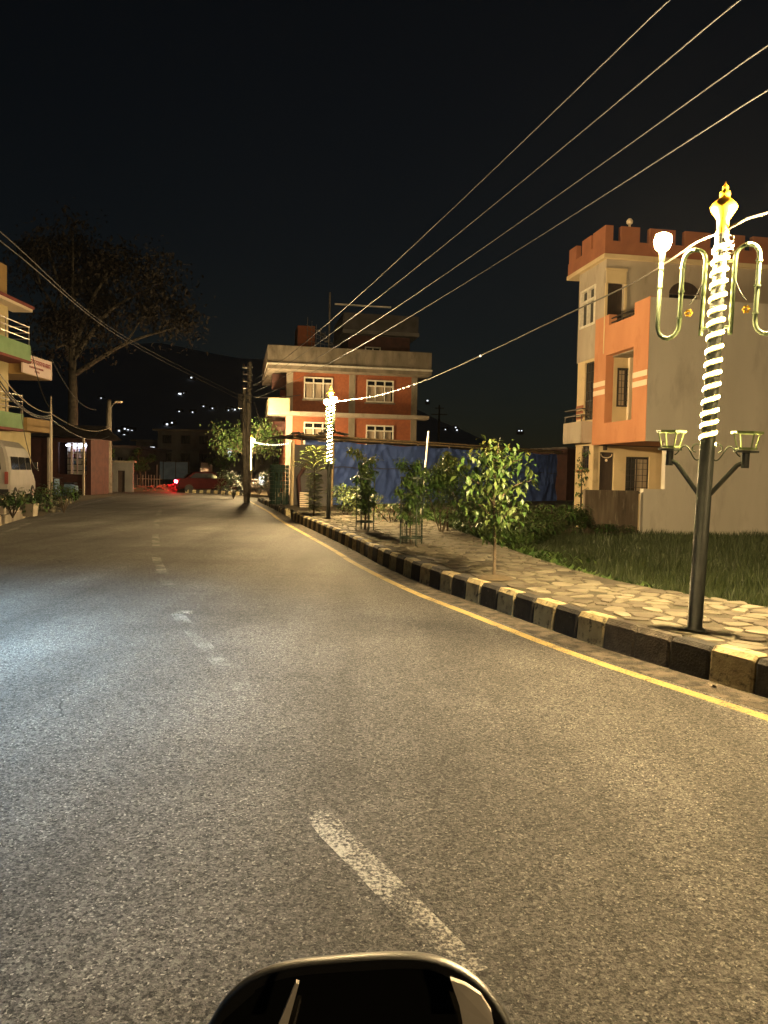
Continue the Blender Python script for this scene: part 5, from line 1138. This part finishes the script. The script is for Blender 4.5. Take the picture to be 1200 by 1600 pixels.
# cool white street lamp on the left pavement (its light pools on the left lane)
sl = thing('street_lamp', 'tall street lamp with cool white light over the left lane', 'street lamp', (-7.2, 6.2, 0.0), R(-14))
m = MB(); m.tube([(0, 0, -0.3), (0, 0, 5.9)], [0.09, 0.06], 10); m.build('pole', M_POLE, sl, smooth=True)
m = MB(); m.tube([(0, 0, 5.85), (0.5, 0, 6.2), (1.9, 0, 6.35)], 0.035, 8); ar = m.build('lamp_arm', M_POLE, sl, smooth=True)
m = MB(); m.bbox(1.7, -.13, 6.33, 2.4, .13, 6.43, .03); m.build('lamp_head', M_CONC, ar)
m = MB(); m.box(1.82, -.10, 6.318, 2.34, .10, 6.328); m.build('led_panel', M_COOL, ar)
ll = bpy.data.lights.new('street_lamp_beam', 'SPOT'); ll.energy = 15500; ll.color = (0.43, 0.74, 1.0); ll.spot_size = R(100); ll.spot_blend = 1.0; ll.shadow_soft_size = 0.12
lb_ = bpy.data.objects.new('street_lamp_beam', ll); COL.objects.link(lb_); lb_.parent = ar; lb_.location = (2.08, 0, 6.30); lb_.rotation_euler = (R(2), R(-2), 0)

# ------------------------------------------------------------------ the motorcycle the picture is taken from
MC = Vector((-0.03, 0.74, 0.0)); MH = 0.0
mc = thing('motorcycle', 'black motorcycle cowl and instrument visor with pale trim strips', 'motorcycle', tuple(MC))
OUT = [(296, 1680), (312, 1635), (332, 1597), (352, 1566), (384, 1537), (424, 1519), (470, 1510), (520, 1505), (570, 1501), (620, 1499), (664, 1501), (698, 1509), (732, 1526), (762, 1552), (784, 1582), (800, 1615), (816, 1680)]
def on_panel(px, py, out=0.0): return dp(px, py, 0.70 + 0.10 * (1680 - py) / 180 - out) - MC
def csec(y, w, ztop, drop):
    pts = []; zb = ztop - drop
    for k in range(25):
        t = math.pi * k / 24; e = 0.42
        pts.append((-w * math.copysign(abs(math.cos(t)) ** e, math.cos(t)), y, zb + drop * abs(math.sin(t)) ** e))
    return pts
face = crom([on_panel(*q) for q in OUT], 0.008)
def grow(pts, k, dy, dz):
    c = Vector((0, 0, 0.93)); return [Vector((p.x * k, p.y + dy, c.z + (p.z - c.z) * k + dz)) for p in pts]
m = MB(); m.loft([grow(face, .985, -.004, -.001), face, grow(face, 1.012, .010, -.001), grow(face, .99, .035, -.012), grow(face, .93, .09, -.06), grow(face, .8, .15, -.12)], caps=True); m.build('cowl', M_BLACKP, mc, smooth=True)
m = MB(); m.loft([grow(face, .965, -.010, -.002), grow(face, .98, -.004, -.0015)]); m.build('instrument_panel', M_SCREEN, mc)
for quad in ([(462, 1536), (467, 1538), (449, 1604), (434, 1604)], [(704, 1531), (728, 1540), (752, 1556), (768, 1582), (772, 1604), (724, 1604), (718, 1572)]):
    q0 = [on_panel(*p, .016) for p in quad]; q1 = [p + Vector((0, .006, 0)) for p in q0]; m = MB(); m.loft([q0, q1]); m.build('trim_strip', M_SILV, mc)
m = MB(); m.loft([[(rr * math.cos(2 * math.pi * k / 18), yy, .84 + rr * math.sin(2 * math.pi * k / 18)) for k in range(18)] for yy, rr in ((.10, .05), (.16, .085), (.21, .09))]); hs = m.build('headlight_shell', M_BLACKP, mc)
m = MB(); m.loft([[(rr * math.cos(2 * math.pi * k / 18), yy, .84 + rr * math.sin(2 * math.pi * k / 18)) for k in range(18)] for yy, rr in ((.212, .082), (.225, .07), (.232, .03))]); m.build('headlight', M_HEAD, mc)
m = MB(); m.tube([(-.36, -.22, .98), (-.2, -.16, .97), (-.08, -.10, .90), (.08, -.10, .90), (.2, -.16, .97), (.36, -.22, .98)], .014, 8); m.build('handlebar', M_CHROME, mc)
for s in (-1, 1):
    m = MB(); m.tube([(s * .26, -.185, .975), (s * .40, -.235, .982)], .02, 8); m.build('grip', M_RUB, mc)
    m = MB(); m.tube([(s * .085, -.02, .88), (s * .085, .30, .30)], .022, 8); m.build('fork', M_CHROME, mc)
m = MB(); m.loft([[(xx, .32 + rr * math.cos(2 * math.pi * k / 24), .30 + rr * math.sin(2 * math.pi * k / 24)) for k in range(24)] for xx, rr in ((-.05, .22), (-.055, .28), (0, .30), (.055, .28), (.05, .22))]); w = m.build('front_wheel', M_RUB, mc)
m = MB(); m.loft([csec(-.75, .10, .80, .2), csec(-.55, .15, .92, .3), csec(-.30, .14, .93, .3), csec(-.15, .07, .86, .2)]); m.build('fuel_tank', M_BLACKP, mc, smooth=True)
m = MB(); m.loft([csec(-1.5, .10, .82, .1), csec(-1.1, .13, .78, .1), csec(-.75, .11, .78, .1)]); m.build('seat', M_RUB, mc, smooth=True)
ld = bpy.data.lights.new('headlight_beam', 'SPOT'); ld.energy = 90; ld.color = (0.80, 0.90, 1.0); ld.spot_size = R(74); ld.spot_blend = 1.0; ld.shadow_soft_size = 0.06
lo = bpy.data.objects.new('headlight_beam', ld); COL.objects.link(lo); lo.parent = mc; lo.location = (0, 0.26, 0.84)
# beam points along the road, dipped slightly
d = Vector((math.sin(R(-20)), math.cos(R(-20)), -0.05)); d.rotate(Matrix.Rotation(-MH, 3, 'Z')); lo.rotation_euler = d.to_track_quat('-Z', 'Y').to_euler()

# ------------------------------------------------------------------ thin haze volume added to imitate bloom round the lamps
hz = bpy.data.materials.new('bloom_haze'); hz.use_nodes = True; hn = hz.node_tree.nodes; hn.remove(hn['Principled BSDF'])
pv_ = hn.new('ShaderNodeVolumePrincipled'); pv_.inputs['Color'].default_value = (0.92, 0.92, 0.95, 1); pv_.inputs['Density'].default_value = 0.00006
hz.node_tree.links.new(pv_.outputs[0], hn['Material Output'].inputs['Volume'])
hb = MB().box(-1400, -260, -1.4, 1400, 1700, 150).build('haze', hz); tag(hb, 'thin haze volume added for a bloom-like glow round the lamps', 'haze', kind='stuff')
